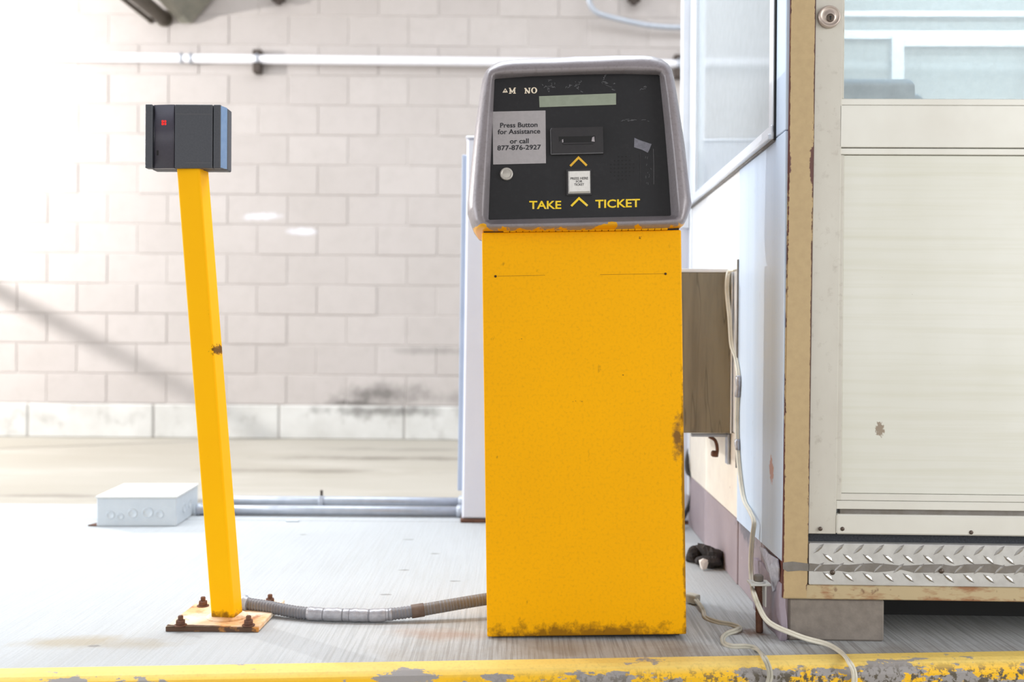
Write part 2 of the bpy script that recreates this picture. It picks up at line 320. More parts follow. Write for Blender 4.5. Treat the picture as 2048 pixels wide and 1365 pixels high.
for n_ in gm2.node_tree.nodes:
    if n_.bl_idname == 'ShaderNodeMapRange': n_.inputs['To Min'].default_value = 0.60; n_.inputs['To Max'].default_value = 0.72
    if n_.bl_idname in ('ShaderNodeBsdfDiffuse', 'ShaderNodeBsdfTranslucent'): n_.inputs[0].default_value = (0.88, 0.95, 1.0, 1)

# ------------------------------------------------------------------ mesh helpers
def link(name, me, mat, parent=None, smooth=False):
    o = bpy.data.objects.new(name, me); COL.objects.link(o)
    if mat is not None and not me.materials: me.materials.append(M[mat] if isinstance(mat, str) else mat)
    if parent is not None: o.parent = parent
    if smooth:
        for p in me.polygons: p.use_smooth = True
    return o
def from_bm(name, bm, mat, parent=None, smooth=False):
    bmesh.ops.recalc_face_normals(bm, faces=bm.faces)
    me = bpy.data.meshes.new(name); bm.to_mesh(me); bm.free(); return link(name, me, mat, parent, smooth)
def from_py(name, vs_, fs_, mat, parent=None, smooth=False):
    me = bpy.data.meshes.new(name); me.from_pydata([tuple(v) for v in vs_], [], fs_); me.validate(); me.update()
    bm = bmesh.new(); bm.from_mesh(me); bmesh.ops.recalc_face_normals(bm, faces=bm.faces); bm.to_mesh(me); bm.free()
    return link(name, me, mat, parent, smooth)
def add_box(bm, x0, x1, y0, y1, z0, z1, bev=0.0, seg=1, mtx=None):
    t = bmesh.new(); bmesh.ops.create_cube(t, size=1.0)
    for v in t.verts:
        v.co = Vector((x0 + (v.co.x + .5) * (x1 - x0), y0 + (v.co.y + .5) * (y1 - y0), z0 + (v.co.z + .5) * (z1 - z0)))
    if bev > 0: bmesh.ops.bevel(t, geom=list(t.edges), offset=bev, segments=seg, affect='EDGES', profile=0.5)
    if mtx is not None: bmesh.ops.transform(t, matrix=mtx, verts=t.verts)
    me = bpy.data.meshes.new('tmp'); t.to_mesh(me); t.free(); bm.from_mesh(me); bpy.data.meshes.remove(me)
def box(name, x0, x1, y0, y1, z0, z1, mat, parent=None, bev=0.0015, seg=1, mtx=None):
    bm = bmesh.new(); add_box(bm, x0, x1, y0, y1, z0, z1, bev, seg, mtx); return from_bm(name, bm, mat, parent)
def catmull(P, n=8):
    P = [Vector(p) for p in P]; o = []
    for i in range(len(P) - 1):
        a = P[max(i - 1, 0)]; b = P[i]; c = P[i + 1]; d = P[min(i + 2, len(P) - 1)]
        for k in range(n):
            t = k / n
            o.append(0.5 * ((2 * b) + (c - a) * t + (2 * a - 5 * b + 4 * c - d) * t * t + (3 * b - a - 3 * c + d) * t ** 3))
    o.append(P[-1]); return o
def sweep(P, rad, seg=12, flat=1.0, up=(0, 0, 1), cap=True):
    """tube along P; rad a number or a function of arc length; flat squashes it across"""
    P = [Vector(p) for p in P]; V = []; F = []; s = 0.0; pn = None
    for i, p in enumerate(P):
        t = (P[min(i + 1, len(P) - 1)] - P[max(i - 1, 0)]).normalized()
        if i: s += (p - P[i - 1]).length
        if pn is None:
            a = Vector(up); a = a - t * a.dot(t)
            if a.length < 1e-3: a = Vector((1, 0, 0)); a = a - t * a.dot(t)
        else: a = pn - t * pn.dot(t)
        a.normalize(); pn = a; b = t.cross(a)
        r = rad(s) if callable(rad) else rad
        for k in range(seg):
            an = 2 * math.pi * k / seg
            V.append(p + a * (math.cos(an) * r * flat) + b * (math.sin(an) * r))
    n = len(P)
    for i in range(n - 1):
        for k in range(seg):
            F.append((i * seg + k, i * seg + (k + 1) % seg, (i + 1) * seg + (k + 1) % seg, (i + 1) * seg + k))
    if cap: F.append(tuple(range(seg))); F.append(tuple(range((n - 1) * seg, n * seg)))
    return V, F
def tube(name, P, rad, mat, parent=None, seg=12, **k):
    V, F = sweep(P, rad, seg, **k); return from_py(name, V, F, mat, parent, True)
def lathe(name, prof, axis_o, axis_d, mat, parent=None, seg=24, smooth=True):
    """prof: (radius, distance along axis)"""
    d = Vector(axis_d).normalized(); a = d.orthogonal().normalized(); b = d.cross(a); o = Vector(axis_o); V = []; F = []
    for r, h in prof:
        for k in range(seg):
            an = 2 * math.pi * k / seg; V.append(o + d * h + (a * math.cos(an) + b * math.sin(an)) * r)
    for i in range(len(prof) - 1):
        for k in range(seg): F.append((i * seg + k, i * seg + (k + 1) % seg, (i + 1) * seg + (k + 1) % seg, (i + 1) * seg + k))
    F.append(tuple(range(seg))); F.append(tuple(range((len(prof) - 1) * seg, len(prof) * seg)))
    return from_py(name, V, F, mat, parent, smooth and seg > 10)
def prism(name, pts, thick, mat, parent=None, off=(0, 0, 0)):
    """pts: 3-D outline; thick: vector the outline is pushed along"""
    t = Vector(thick); n = len(pts); P = [Vector(p) + Vector(off) for p in pts]; V = P + [p + t for p in P]
    F = [tuple(range(n)), tuple(range(n, 2 * n))] + [(i, (i + 1) % n, n + (i + 1) % n, n + i) for i in range(n)]
    return from_py(name, V, F, mat, parent)
def thing(name, label, cat, loc=(0, 0, 0), rot=(0, 0, 0), group=None):
    o = bpy.data.objects.new(name, None); COL.objects.link(o); o.location = loc; o.rotation_euler = rot
    o.empty_display_size = 0.05
    return tag(o, label, cat, group)
def tag(o, label, cat, group=None):
    o['label'] = label; o['category'] = cat
    if group: o['group'] = group
    return o
def structure(o, label=None):
    o['kind'] = 'structure'
    if label: o['label'] = label
    return o
def mtx_of(o): return Matrix.Translation(o.location) @ o.rotation_euler.to_matrix().to_4x4()
_font_cache = {}
def text2d(s, bold=0.0):
    cu = bpy.data.curves.new('t', 'FONT'); cu.body = s; cu.size = 1.0; cu.offset = bold; cu.resolution_u = 3; cu.fill_mode = 'FRONT'
    o = bpy.data.objects.new('t', cu); COL.objects.link(o)
    me = bpy.data.meshes.new_from_object(o.evaluated_get(bpy.context.evaluated_depsgraph_get()))
    V = [v.co.copy() for v in me.vertices]; F = [tuple(p.vertices) for p in me.polygons]
    bpy.data.objects.remove(o); bpy.data.curves.remove(cu); bpy.data.meshes.remove(me)
    return V, F

# ================================================================== THE SETTING
# ---- lane floor, island slab, kerbs
bm = bmesh.new(); add_box(bm, -9, 9, 3.3, 9, -0.30, -0.085); structure(from_bm('floor', bm, 'lane'), 'stained beige concrete drive lane behind the island')
bm = bmesh.new(); add_box(bm, -9, 9, -6, 1.80, -0.30, -0.125); structure(from_bm('floor_lane', bm, 'lane'), 'concrete drive lane in front of the yellow kerb')
KY0 = on_z(0, 1338).y; KY1 = on_z(2048, 1303).y            # where paint starts on the island, left and right of frame
kx0, kx1 = on_z(0, 1338).x, on_z(2048, 1303).x
ks = (KY1 - KY0) / (kx1 - kx0)
def kerb_y(x): return KY0 + ks * (x - kx0)
def slab(name, xs, prof, mat):
    """prof(x) gives a list of (y, z); extruded over xs"""
    V = []; F = []; n = None
    for x in xs:
        p = prof(x); n = len(p); V += [(x, a, b) for a, b in p]
    for i in range(len(xs) - 1):
        for k in range(n): F.append((i * n + k, i * n + (k + 1) % n, (i + 1) * n + (k + 1) % n, (i + 1) * n + k))
    F.append(tuple(range(n))); F.append(tuple(range((len(xs) - 1) * n, len(xs) * n)))
    return from_py(name, V, F, mat)
XS = [-5 + i * 0.5 for i in range(21)]
structure(slab('floor_island', XS, lambda x: [(kerb_y(x), 0), (3.372, 0), (3.376, -0.004), (3.376, -0.3), (kerb_y(x), -0.3)], 'island'), 'pale broomed concrete island slab under the ticket machine')
structure(slab('trim_1', XS, lambda x: [(kerb_y(x) - 0.0005, 0.0004), (kerb_y(x) - 0.030, 0.0), (kerb_y(x) - 0.042, -0.003), (kerb_y(x) - 0.052, -0.010), (kerb_y(x) - 0.058, -0.022), (kerb_y(x) - 0.062, -0.125), (kerb_y(x) - 0.062, -0.3), (kerb_y(x) - 0.0005, -0.3)], 'kerb'), 'chipped yellow painted kerb along the front of the island')
structure(slab('trim_2', XS, lambda x: [(3.381, -0.003), (3.384, 0), (3.66, 0), (3.70, -0.012), (3.705, -0.3), (3.381, -0.3)], 'island'), 'grey concrete kerb along the back of the island')
# ---- block wall
PXM = FPX / WY
BW, BH, J = 0.4064, 0.2032, 0.006
row0 = at(700, 811, WY).z                                      # top of the white base course
x_joint = at(213, 770, WY).x
wall = bpy.data.objects.new('wall_back', None); COL.objects.link(wall); structure(wall, 'pale painted concrete block wall behind the lane')
box('mortar_core', -6.2, 5.8, WY + 0.0055, WY + 0.19, -0.30, 3.6, 'mortar', wall, 0)
bm = bmesh.new(); add_box(bm, 0, BW - J, 0, 0.19, 0, BH - J, 0.003); tmpl = from_bm('concrete_block', bm, 'block', wall); bme = tmpl.data; bpy.data.objects.remove(tmpl)
cells = []
for r_ in range(0, 14):
    xo = x_joint + (0 if r_ % 2 == 0 else BW / 2)
    i0 = int((-6.0 - xo) / BW); i1 = int((5.6 - xo) / BW)
    for i in range(i0, i1):
        cells.append((xo + i * BW + J / 2, row0 + r_ * BH + J / 2))
def visible_rank(c):
    px = 1024 + (c[0] + BW / 2) * PXM; return 0 if -40 < px < 1420 else (1 if px >= 1420 else 2)
cells.sort(key=lambda c: (visible_rank(c), abs(c[0] + 0.2)))
main, rest = cells[:300], cells[300:]
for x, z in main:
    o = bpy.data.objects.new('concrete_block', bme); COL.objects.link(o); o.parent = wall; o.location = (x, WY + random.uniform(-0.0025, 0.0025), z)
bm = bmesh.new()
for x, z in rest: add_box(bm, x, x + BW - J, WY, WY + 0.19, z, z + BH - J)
o = from_bm('outer_blocks', bm, 'block', wall); o['kind'] = 'stuff'
for i in range(-7, 7):                                             # white foot course of longer units
    x = i * 0.85 + 0.13
    box('foot_block', x, x + 0.842, WY - 0.012 + random.uniform(-.003, .003), WY + 0.18, -0.086, row0 - 0.004, 'base_course', wall, 0.008)
lz = at(700, 20, WY).z
structure(box('trim_3', -6.2, 5.8, WY - 0.035, WY + 0.3, row0 + 14 * BH + 0.004, 3.9, 'lintel', None, 0.006), 'concrete lintel along the top of the block wall')
structure(box('ceiling', -5.5, 5.5, -2.5, 2.45, 3.3, 3.5, 'lintel', None, 0), 'concrete ceiling slab above the island and the booth')
structure(box('ceiling_edge', -5.5, 5.5, 2.4, 2.6, 3.12, 3.5, 'lintel', None, 0.01), 'concrete down-stand beam at the edge of the ceiling')

# ================================================================== TICKET MACHINE
P0 = on_z(973, 1278); P1 = on_z(1372, 1277)
mc = Vector(((P0.x + P1.x) / 2, P0.y, 0.0035))
tm = thing('ticket_machine', 'yellow ticket dispenser with grey hood and black face reading TAKE TICKET', 'ticket machine', mc, (0, R(-1.2), 0))
TM = mtx_of(tm)
def tml(px, py, y=0.0): return local_plane(px, py, TM, (0, y, 0), (0, 1, 0))
HW = (tml(1372, 1270).x - tml(973, 1270).x) / 2
ZC = tml(1160, 457).z                                               # top of the cabinet
box('cabinet_body', -HW, HW, 0, 0.31, 0.004, ZC - 0.006, 'yellow', tm, 0.003, 2)
box('plinth', -HW + 0.02, HW - 0.012, 0.02, 0.295, -0.0035, 0.006, 'black_rubber', tm, 0)
# hood: rings between the outer outline and the opening
def front_y(z): return -0.036 + (z - ZC) * 0.20
FP0 = (0, front_y(ZC), ZC); FN = Vector((0, 1, -0.20)).normalized()
def fpl(px, py): return local_plane(px, py, TM, FP0, FN)
outer_px = [(1160, 459), (1060, 461), (962, 462), (950, 459), (941, 448), (933, 424), (933, 405), (941, 330), (950, 250), (960, 180), (964, 160), (970, 144), (980, 132), (994, 124), (1015, 120), (1060, 117), (1150, 113), (1230, 111), (1290, 111), (1308, 113), (1324, 119), (1336, 129), (1344, 142), (1349, 162), (1358, 215), (1370, 290), (1381, 365), (1388, 408), (1386, 418), (1377, 440), (1372, 449), (1364, 455), (1340, 456), (1250, 457)]
open_px = [(1160, 444), (1000, 447), (982, 447), (972, 442), (968, 430), (972, 360), (978, 260), (984, 170), (986, 153), (992, 148), (1040, 146), (1160, 142), (1260, 140), (1312, 141), (1322, 144), (1328, 152), (1334, 190), (1346, 300), (1357, 420), (1356, 431), (1350, 437), (1330, 439)]
panel_px = [(1160, 436), (979, 440), (977, 438), (981, 330), (986, 230), (989, 160), (991, 158), (1060, 153), (1160, 149.5), (1250, 148), (1317, 150), (1319, 152), (1329, 250), (1337, 350), (1342, 430), (1340, 432)]
def outer_pt(px, py):
    p = fpl(px, py); c_ = fpl(1160, 290); a_ = math.atan2(p.z - c_.z, p.x - c_.x)
    d = 0.048 * max(0.0, min(1.0, 1.15 + 1.25 * math.sin(a_))) + max(0.0, math.sin(a_)) ** 5 * 0.040
    return local_plane(px, py, TM, (0, FP0[1] + d, FP0[2]), FN)
outer = [outer_pt(*p) for p in outer_px]; opening = [fpl(*p) for p in open_px]
def panel_y(z): return 0.004 + (z - ZC) * 0.155
PP0 = (0, panel_y(ZC), ZC); PN = Vector((0, 1, -0.155)).normalized()
def ppl(px, py, off=0.0): return local_plane(px, py, TM, PP0, PN) - PN * off
panel = [ppl(*p) for p in panel_px]
ctr = fpl(1160, 290)
def polar(P):
    return [(p.x - ctr.x, p.z - ctr.z) for p in P]
def hit(poly, a):
    dx, dz = math.cos(a), math.sin(a); best = 0
    for i in range(len(poly)):
        (x1, z1), (x2, z2) = poly[i], poly[(i + 1) % len(poly)]
        ex, ez = x2 - x1, z2 - z1; den = dx * ez - dz * ex
        if abs(den) < 1e-12: continue
        t = (x1 * ez - z1 * ex) / den; u = (x1 * dz - z1 * dx) / den
        if t > 0 and -1e-6 <= u <= 1 + 1e-6: best = max(best, t)
    return best
po, pi_, pp = polar(outer), polar(opening), polar(panel)
angs = sorted(set([round(math.atan2(z, x), 5) for q in (po, pi_, pp) for x, z in q] + [round(-math.pi + 2 * math.pi * i / 120, 5) for i in range(120)]))
rings = []
def ring(f):  # f(angle) -> (x, y, z)
    rings.append([f(a) for a in angs])
def pt(a, t, dy):
    ro, ri = hit(po, a), hit(pi_, a); r = ro + (ri - ro) * t
    x, z = ctr.x + math.cos(a) * r, ctr.z + math.sin(a) * r; tw = max(0.0, math.sin(a)) ** 5; return Vector((x, front_y(z) + dy + tw * 0.045 * (1 - t) ** 2, z))
def backpt(a, y, sc):
    r = hit(po, a) * sc; x, z = ctr.x + math.cos(a) * r, ctr.z + math.sin(a) * r; return Vector((x, y, max(z, ZC - 0.004)))
ring(lambda a: backpt(a, 0.31, 0.90)); ring(lambda a: backpt(a, 0.295, 0.97)); ring(lambda a: backpt(a, 0.24, 0.995)); ring(lambda a: backpt(a, 0.195, 1.0))
for t, dy in ((0, 0.075), (0.015, 0.058), (0.06, 0.040), (0.14, 0.026), (0.26, 0.014), (0.42, 0.005), (0.60, 0.001), (0.82, 0.0), (0.93, 0.002), (1.0, 0.007)): ring(lambda a: pt(a, t, dy))
def panpt(a):
    r = hit(pp, a); x, z = ctr.x + math.cos(a) * r, ctr.z + math.sin(a) * r; return Vector((x, panel_y(z), z))
ring(panpt)
N = len(angs); V = [v for r_ in rings for v in r_]; F = []
for i in range(len(rings) - 1):
    for k in range(N): F.append((i * N + k, i * N + (k + 1) % N, (i + 1) * N + (k + 1) % N, (i + 1) * N + k))
F.append(tuple(range(N)))
from_py('hood', V, F, 'head_grey', tm, True)
fp = [panpt(a) for a in angs]
face = prism('face_panel', fp, (0, 0.006, 0), 'face_black', tm)
# hinge
hx0, hx1 = tml(1006, 459).x, tml(1335, 456).x
bm = bmesh.new(); nk = 25
for i in range(nk):
    a = hx0 + (hx1 - hx0) * i / nk; add_box(bm, a + 0.0004, a + (hx1 - hx0) / nk - 0.0004, -0.006, 0.002, ZC - 0.006, ZC + 0.001, 0.0012)
hg = from_bm('hinge', bm, 'yellow', tm)
box('hinge_gap', -HW + 0.004, HW - 0.004, 0.004, 0.02, ZC - 0.008, ZC + 0.012, 'hole', tm, 0)
# things printed on or set into the face
def flat(name, pts_px, off, thick, mat, parent=face):
    P = [ppl(px, py, off) for px, py in pts_px]; return prism(name, P, PN * thick, mat, parent)
def label_text(s, x0, x1, ybase0, ybase1, cap, mat, name, off, bold=0.0, parent=face, mirror=None):
    """lettering fitted between two baseline pixels with the cap height given in pixels"""
    V2, F2 = text2d(s, bold); xs = [v.x for v in V2]
    capV, _ = text2d('H', bold); ch = max(v.y for v in capV) - min(v.y for v in capV); b0 = min(v.y for v in capV)
    A = ppl(x0, ybase0, off); B = ppl(x1, ybase1, off); X = (B - A); Up = (ppl(x0, ybase0 - cap, off) - A)
    mn, mxx = min(xs), max(xs)
    W = [A + X * ((v.x - mn) / (mxx - mn)) + Up * ((v.y - b0) / ch) for v in V2]
    return from_py(name, W, F2, mat, parent)
def stroke2(pts, wpx):
    """outline of a polyline of pixels with the given width"""
    L_, R_ = [], []
    for i, p in enumerate(pts):
        a = pts[max(i - 1, 0)]; b = pts[min(i + 1, len(pts) - 1)]
        d = Vector((b[0] - a[0], b[1] - a[1])).normalized(); nrm = Vector((-d.y, d.x))
        m_ = wpx / 2
        if 0 < i < len(pts) - 1:
            d1 = Vector((p[0] - a[0], p[1] - a[1])).normalized(); m_ = m_ / max(0.4, abs(Vector((-d1.y, d1.x)).dot(nrm)))
        L_.append((p[0] + nrm.x * m_, p[1] + nrm.y * m_)); R_.append((p[0] - nrm.x * m_, p[1] - nrm.y * m_))
    return L_ + R_[::-1]
lcd = flat('display_window', [(1078, 193), (1232, 187.2), (1232, 209.8), (1079, 215)], 0.0012, 0.0012, 'lcd')
st = flat('assistance_sticker', [(985, 223.8), (1091, 221.4), (1091.9, 327), (986.3, 329.5)], 0.0009, 0.0006, 'sticker')
st['label'] = 'silver sticker with black printed help text'
for s_, x0, x1, b0, b1, cp in (('Press Button', 1000.3, 1075, 256, 254.4, 9.6), ('for Assistance', 995.5, 1080.5, 269.2, 267.4, 9.6), ('or call', 1019.7, 1057.5, 287.8, 287, 9.6), ('877-876-2927', 994.7, 1082, 301.4, 299.4, 9.6)):
    label_text(s_, x0, x1, b0, b1, cp, 'ink', 'printed_line', 0.0013, 0.018, st)
bz = flat('slot_bezel', stroke2([(1103, 284.5), (1206, 282)], 53), 0.006, 0.006, 'bezel')
flat('bezel_rim', stroke2([(1102, 310.5), (1101, 262), (1103, 258.5)], 1.3), 0.0063, 0.003, 'scratch', bz)
flat('bezel_rim', stroke2([(1102, 310.5), (1206, 308)], 1.3), 0.0063, 0.003, 'scratch', bz)
flat('ticket_slot', [(1117, 275.5), (1190, 274), (1190, 287), (1126, 288), (1123, 281), (1118, 286)], 0.0064, 0.0004, 'hole', bz)
flat('slot_end', [(1184, 277), (1188, 275.5), (1189, 286), (1182.5, 285)], 0.0068, 0.0004, 'chrome', bz)
flat('slot_end', [(1123.6, 282), (1126, 280.5), (1126.5, 287), (1124, 287.5)], 0.0068, 0.0004, 'chrome', bz)
flat('slot_lip', [(1126, 288), (1186, 287), (1186, 290), (1126, 291.5)], 0.0075, 0.001, 'bezel', bz)
flat('arrow_mark', stroke2([(1140.5, 332.5), (1157, 315.5), (1173.5, 331.5)], 4.2), 0.0008, 0.0006, 'chevron_gold')
flat('arrow_mark', stroke2([(1142.5, 412.5), (1158, 397), (1175, 412)], 4.2), 0.0008, 0.0006, 'letter_yellow')
tb = flat('ticket_button_bezel', [(1132.5, 340), (1182.5, 339), (1183, 391), (1133, 392)], 0.003, 0.003, 'bezel')
cap_ = [ppl(px, py, 0.009) for px, py in ((1138, 346), (1178, 345), (1178.5, 385), (1138.5, 386))]
lowr = [ppl(px, py, 0.003) for px, py in ((1136, 343.5), (1180, 342.5), (1180.5, 387.5), (1136.5, 388.5))]
V = lowr + cap_
pb = from_py('ticket_button', V, [(4, 5, 6, 7), (0, 1, 5, 4), (1, 2, 6, 5), (2, 3, 7, 6), (3, 0, 4, 7)], 'button_white', tb); pb['label'] = 'white square push button'
for s_, x0, x1, yb, cp in (('PRESS HERE', 1140.5, 1175.5, 362.6, 5.0), ('FOR', 1151.5, 1164, 368.6, 4.6), ('TICKET', 1148, 1167.5, 374.6, 4.6)):
    label_text(s_, x0, x1, yb, yb - 0.8, cp, 'ink', 'printed_line', 0.0093, 0.012, pb)
label_text('TAKE', 1058.5, 1122.5, 418.6, 418.4, 16.2, 'letter_yellow', 'lettering', 0.0009, 0.022)
label_text('TICKET', 1190.5, 1280, 416.8, 414.6, 16.5, 'letter_yellow', 'lettering', 0.0009, 0.022)
# rubbed serif letters A M N O
flat('serif_letter', [(1005, 185.6), (1010.5, 176.8), (1015.8, 185.2)], 0.0009, 0.0005, 'letter_cream')
flat('serif_counter', [(1008.6, 183), (1010.5, 179.6), (1012.2, 182.8)], 0.0012, 0.0002, 'face_black')
def serif(name, strokes, wx):
    V = []; F = []
    for pts, wd in strokes:
        q = stroke2(pts, wd); n0 = len(V); V += [ppl(px, py, 0.0009 + 0.00002 * len(F)) for px, py in q]; F.append(tuple(range(n0, n0 + len(q))))
    return from_py(name, V, F, 'letter_cream', face)
serif('serif_letter', [([(1020.3, 177), (1020.3, 187.4)], 2.2), ([(1029, 176.4), (1029, 187)], 2.8), ([(1019.6, 176.8), (1024.6, 185.6)], 2.6), ([(1024.4, 185.4), (1029, 176.6)], 1.8), ([(1017.8, 187.4), (1022.8, 187.2)], 1.4), ([(1026.4, 187.2), (1031.8, 187)], 1.4), ([(1017.8, 176.9), (1021.4, 176.8)], 1.4), ([(1028, 176.4), (1031.8, 176.3)], 1.4)], 1)
serif('serif_letter', [([(1051.2, 177.4), (1051.2, 186.6)], 2.0), ([(1050.4, 177.2), (1058.6, 187)], 3.0), ([(1058.8, 176.8), (1058.8, 187.2)], 2.0), ([(1049, 186.9), (1053.6, 186.7)], 1.4), ([(1048.6, 177.2), (1052.4, 177)], 1.4), ([(1056.6, 176.8), (1060.8, 176.6)], 1.4)], 1)
V = []; F = []
for i in range(24):
    a = 2 * math.pi * i / 24; V.append(ppl(1068.2 + 6.1 * math.cos(a), 181.2 + 6.2 * math.sin(a), 0.0009)); V.append(ppl(1068.2 + 2.9 * math.cos(a), 181.2 + 4.7 * math.sin(a), 0.0009))
for i in range(24): j = (i + 1) % 24; F.append((2 * i, 2 * j, 2 * j + 1, 2 * i + 1))
from_py('serif_letter', V, F, 'letter_cream', face)
ob = ppl(1013, 349, 0)
rb = lathe('call_button', [(0.0138, 0.0), (0.0138, 0.004), (0.0128, 0.0055), (0.0098, 0.0058), (0.0094, 0.0048), (0.0088, 0.0050), (0.004, 0.0062), (0.0005, 0.0063)], ob, -PN, 'button_grey', face, 32); rb['label'] = 'round pale metal call button'
# speaker holes
V = []; F = []
ctrs = []
for i in range(-3, 4):
    for j in range(-3, 4):
        if abs(i) + abs(j) <= 4 and not (abs(i) == 3 and abs(j) >= 2) and not (abs(j) == 3 and abs(i) >= 2): ctrs.append((1244.5 + i * 7.6, 336.5 + j * 7.6 - i * 0.2))
for cx, cy in ctrs:
    n0 = len(V)
    for k_ in range(8): V.append(ppl(cx + 1.5 * math.cos(k_ * math.pi / 4), cy + 1.5 * math.sin(k_ * math.pi / 4), 0.0006))
    F.append(tuple(range(n0, n0 + 8)))
from_py('speaker_holes', V, F, 'hole', face)['kind'] = 'stuff'
flat('tape_scrap', [(1268.6, 276), (1280, 281), (1303, 288.6), (1299, 299), (1295.6, 306), (1284, 300), (1268, 295)], 0.0009, 0.0005, 'tape_scrap')
flat('scuff', stroke2([(1280, 306), (1280.5, 340), (1281, 372)], 0.9), 0.0005, 0.0003, 'bezel')
flat('scuff', stroke2([(1306.5, 298), (1307.5, 330), (1307.5, 369)], 0.8), 0.0005, 0.0003, 'scratch')
V = []; F = []
def scrib(pts, wd):
    q = stroke2(pts, wd); n0 = len(V); V.extend(ppl(px, py, 0.0005) for px, py in q); F.append(tuple(range(n0, n0 + len(q))))
rs = random.Random(3)
for _ in range(34):
    cx = rs.choice((1096, 1097, 1146, 1150, 1215, 1128, 1290)) + rs.uniform(-12, 12); cy = rs.choice((165, 178, 172)) + rs.uniform(-9, 9)
    if cy < 156: cy = 158
    pts = [(cx, cy)]
    for k_ in range(rs.randint(2, 5)): pts.append((pts[-1][0] + rs.uniform(-3.5, 4.5), pts[-1][1] + rs.uniform(-3, 3)))
    scrib(pts, rs.uniform(0.5, 0.9))
for _ in range(12):
    cx = 1240 + rs.uniform(0, 58); cy = 241 + rs.uniform(-2, 2); scrib([(cx, cy), (cx + rs.uniform(3, 9), cy + rs.uniform(-1, 1))], 0.6)
for _ in range(10):
    cx = 1288 + rs.uniform(0, 14); cy = 310 + rs.uniform(0, 60); scrib([(cx, cy), (cx + rs.uniform(-2, 2), cy + rs.uniform(2, 6))], 0.6)
from_py('scuff_marks', V, F, 'scratch', face)['kind'] = 'stuff'
# cabinet front marks
for px, py in ((991, 553), (1331, 548)):
    q = tml(px, py, 0); lathe('rivet', [(0.0028, 0.0), (0.0022, 0.0014), (0.0006, 0.0018)], q, (0, -1, 0), 'rivet', tm, 10)
a, b = tml(995, 553, -0.0004), tml(1090, 551, -0.0004); c_, d_ = tml(1200, 550, -0.0004), tml(1328, 548, -0.0004)
for u, v_ in ((a, b), (c_, d_)):
    up = Vector((0, 0, 0.0005)); from_py('scratch_line', [u, v_, v_ + up, u + up], [(0, 1, 2, 3)], 'rivet', tm)
V = []; F = []
for _ in range(16):
    px, py = rs.choice(((1040, 679), (1145, 803), (1150, 804), (1160, 803), (1130, 826), (1244, 751), (1142, 941), (1280, 475), (1284, 473), (1278, 477)))
    px += rs.uniform(-3, 3); py += rs.uniform(-1.5, 1.5); n0 = len(V); l = rs.uniform(1, 4); h_ = rs.uniform(.7, 1.6)
    V += [tml(px, py, -0.0004), tml(px + l, py - .4, -0.0004), tml(px + l * .8, py - h_, -0.0004), tml(px + l * .2, py - h_ * .8, -0.0004)]; F.append((n0, n0 + 1, n0 + 2, n0 + 3))
from_py('paint_chips', V, F, 'rivet', tm)['kind'] = 'stuff'

# ================================================================== CARD READER ON ITS POST
fl, frr = on_z(331, 1264), on_z(519, 1264)
pc = Vector(((fl.x + frr.x) / 2 + 0.001, 2.228, 0))
base_mid = on_z(444, 1240, 0.012)
post = thing('reader_post', 'leaning yellow square steel post on a rusty bolted base plate', 'post', (base_mid.x + 0.004, base_mid.y + 0.026, 0.0))
ptop = at(392, 345, 2.235) ; ptop = Vector((ptop.x - post.location.x + 0.003, 0.0, ptop.z + 0.03))
hw = 0.0262
def sq(cx, cy, z, h_, ya, r_=0.005, n=4):
    o = []
    for q in range(4):
        sx, sy = ((1, 1), (-1, 1), (-1, -1), (1, -1))[q]
        for k_ in range(n + 1):
            a = q * math.pi / 2 + k_ / n * math.pi / 2
            x, yv = sx * (h_ - r_) + r_ * math.cos(a), sy * (h_ - r_) + r_ * math.sin(a)
            o.append(Vector((cx + x * math.cos(ya) - yv * math.sin(ya), cy + x * math.sin(ya) + yv * math.cos(ya), z)))
    return o
ya = R(-6)
levels = [sq(ptop.x * t, 0, 0.012 + (ptop.z - 0.012) * t, hw, ya) for t in (0, 0.25, 0.5, 0.75, 1)]
n = len(levels[0]); V = [v for l_ in levels for v in l_]; F = [(i * n + k_, i * n + (k_ + 1) % n, (i + 1) * n + (k_ + 1) % n, (i + 1) * n + k_) for i in range(4) for k_ in range(n)] + [tuple(range(n)), tuple(range(4 * n, 5 * n))]
from_py('pole', V, F, 'post_yellow', post)
off = post.location
pl_pts = [Vector((fl.x, fl.y, 0)) - off, Vector((frr.x, frr.y, 0)) - off, Vector((-0.528, 2.335, 0)) - off, Vector((-0.725, 2.335, 0)) - off]
pl_pts = [Vector((p.x, p.y, 0.0015)) for p in pl_pts]
bm = bmesh.new()
vsb = [bm.verts.new(p) for p in pl_pts]; f_ = bm.faces.new(vsb); ex = bmesh.ops.extrude_face_region(bm, geom=[f_])
for v in ex['geom']:
    if isinstance(v, bmesh.types.BMVert): v.co.z += 0.010
bmesh.ops.bevel(bm, geom=[e_ for e_ in bm.edges], offset=0.0012, segments=1, affect='EDGES')
plate = from_bm('base_plate', bm, 'plate', post)
box('plate_edge', pl_pts[0].x + 0.0005, pl_pts[1].x - 0.0005, pl_pts[0].y - 0.0015, pl_pts[0].y + 0.002, 0.0005, 0.0105, 'rust_edge', plate, 0.0008)
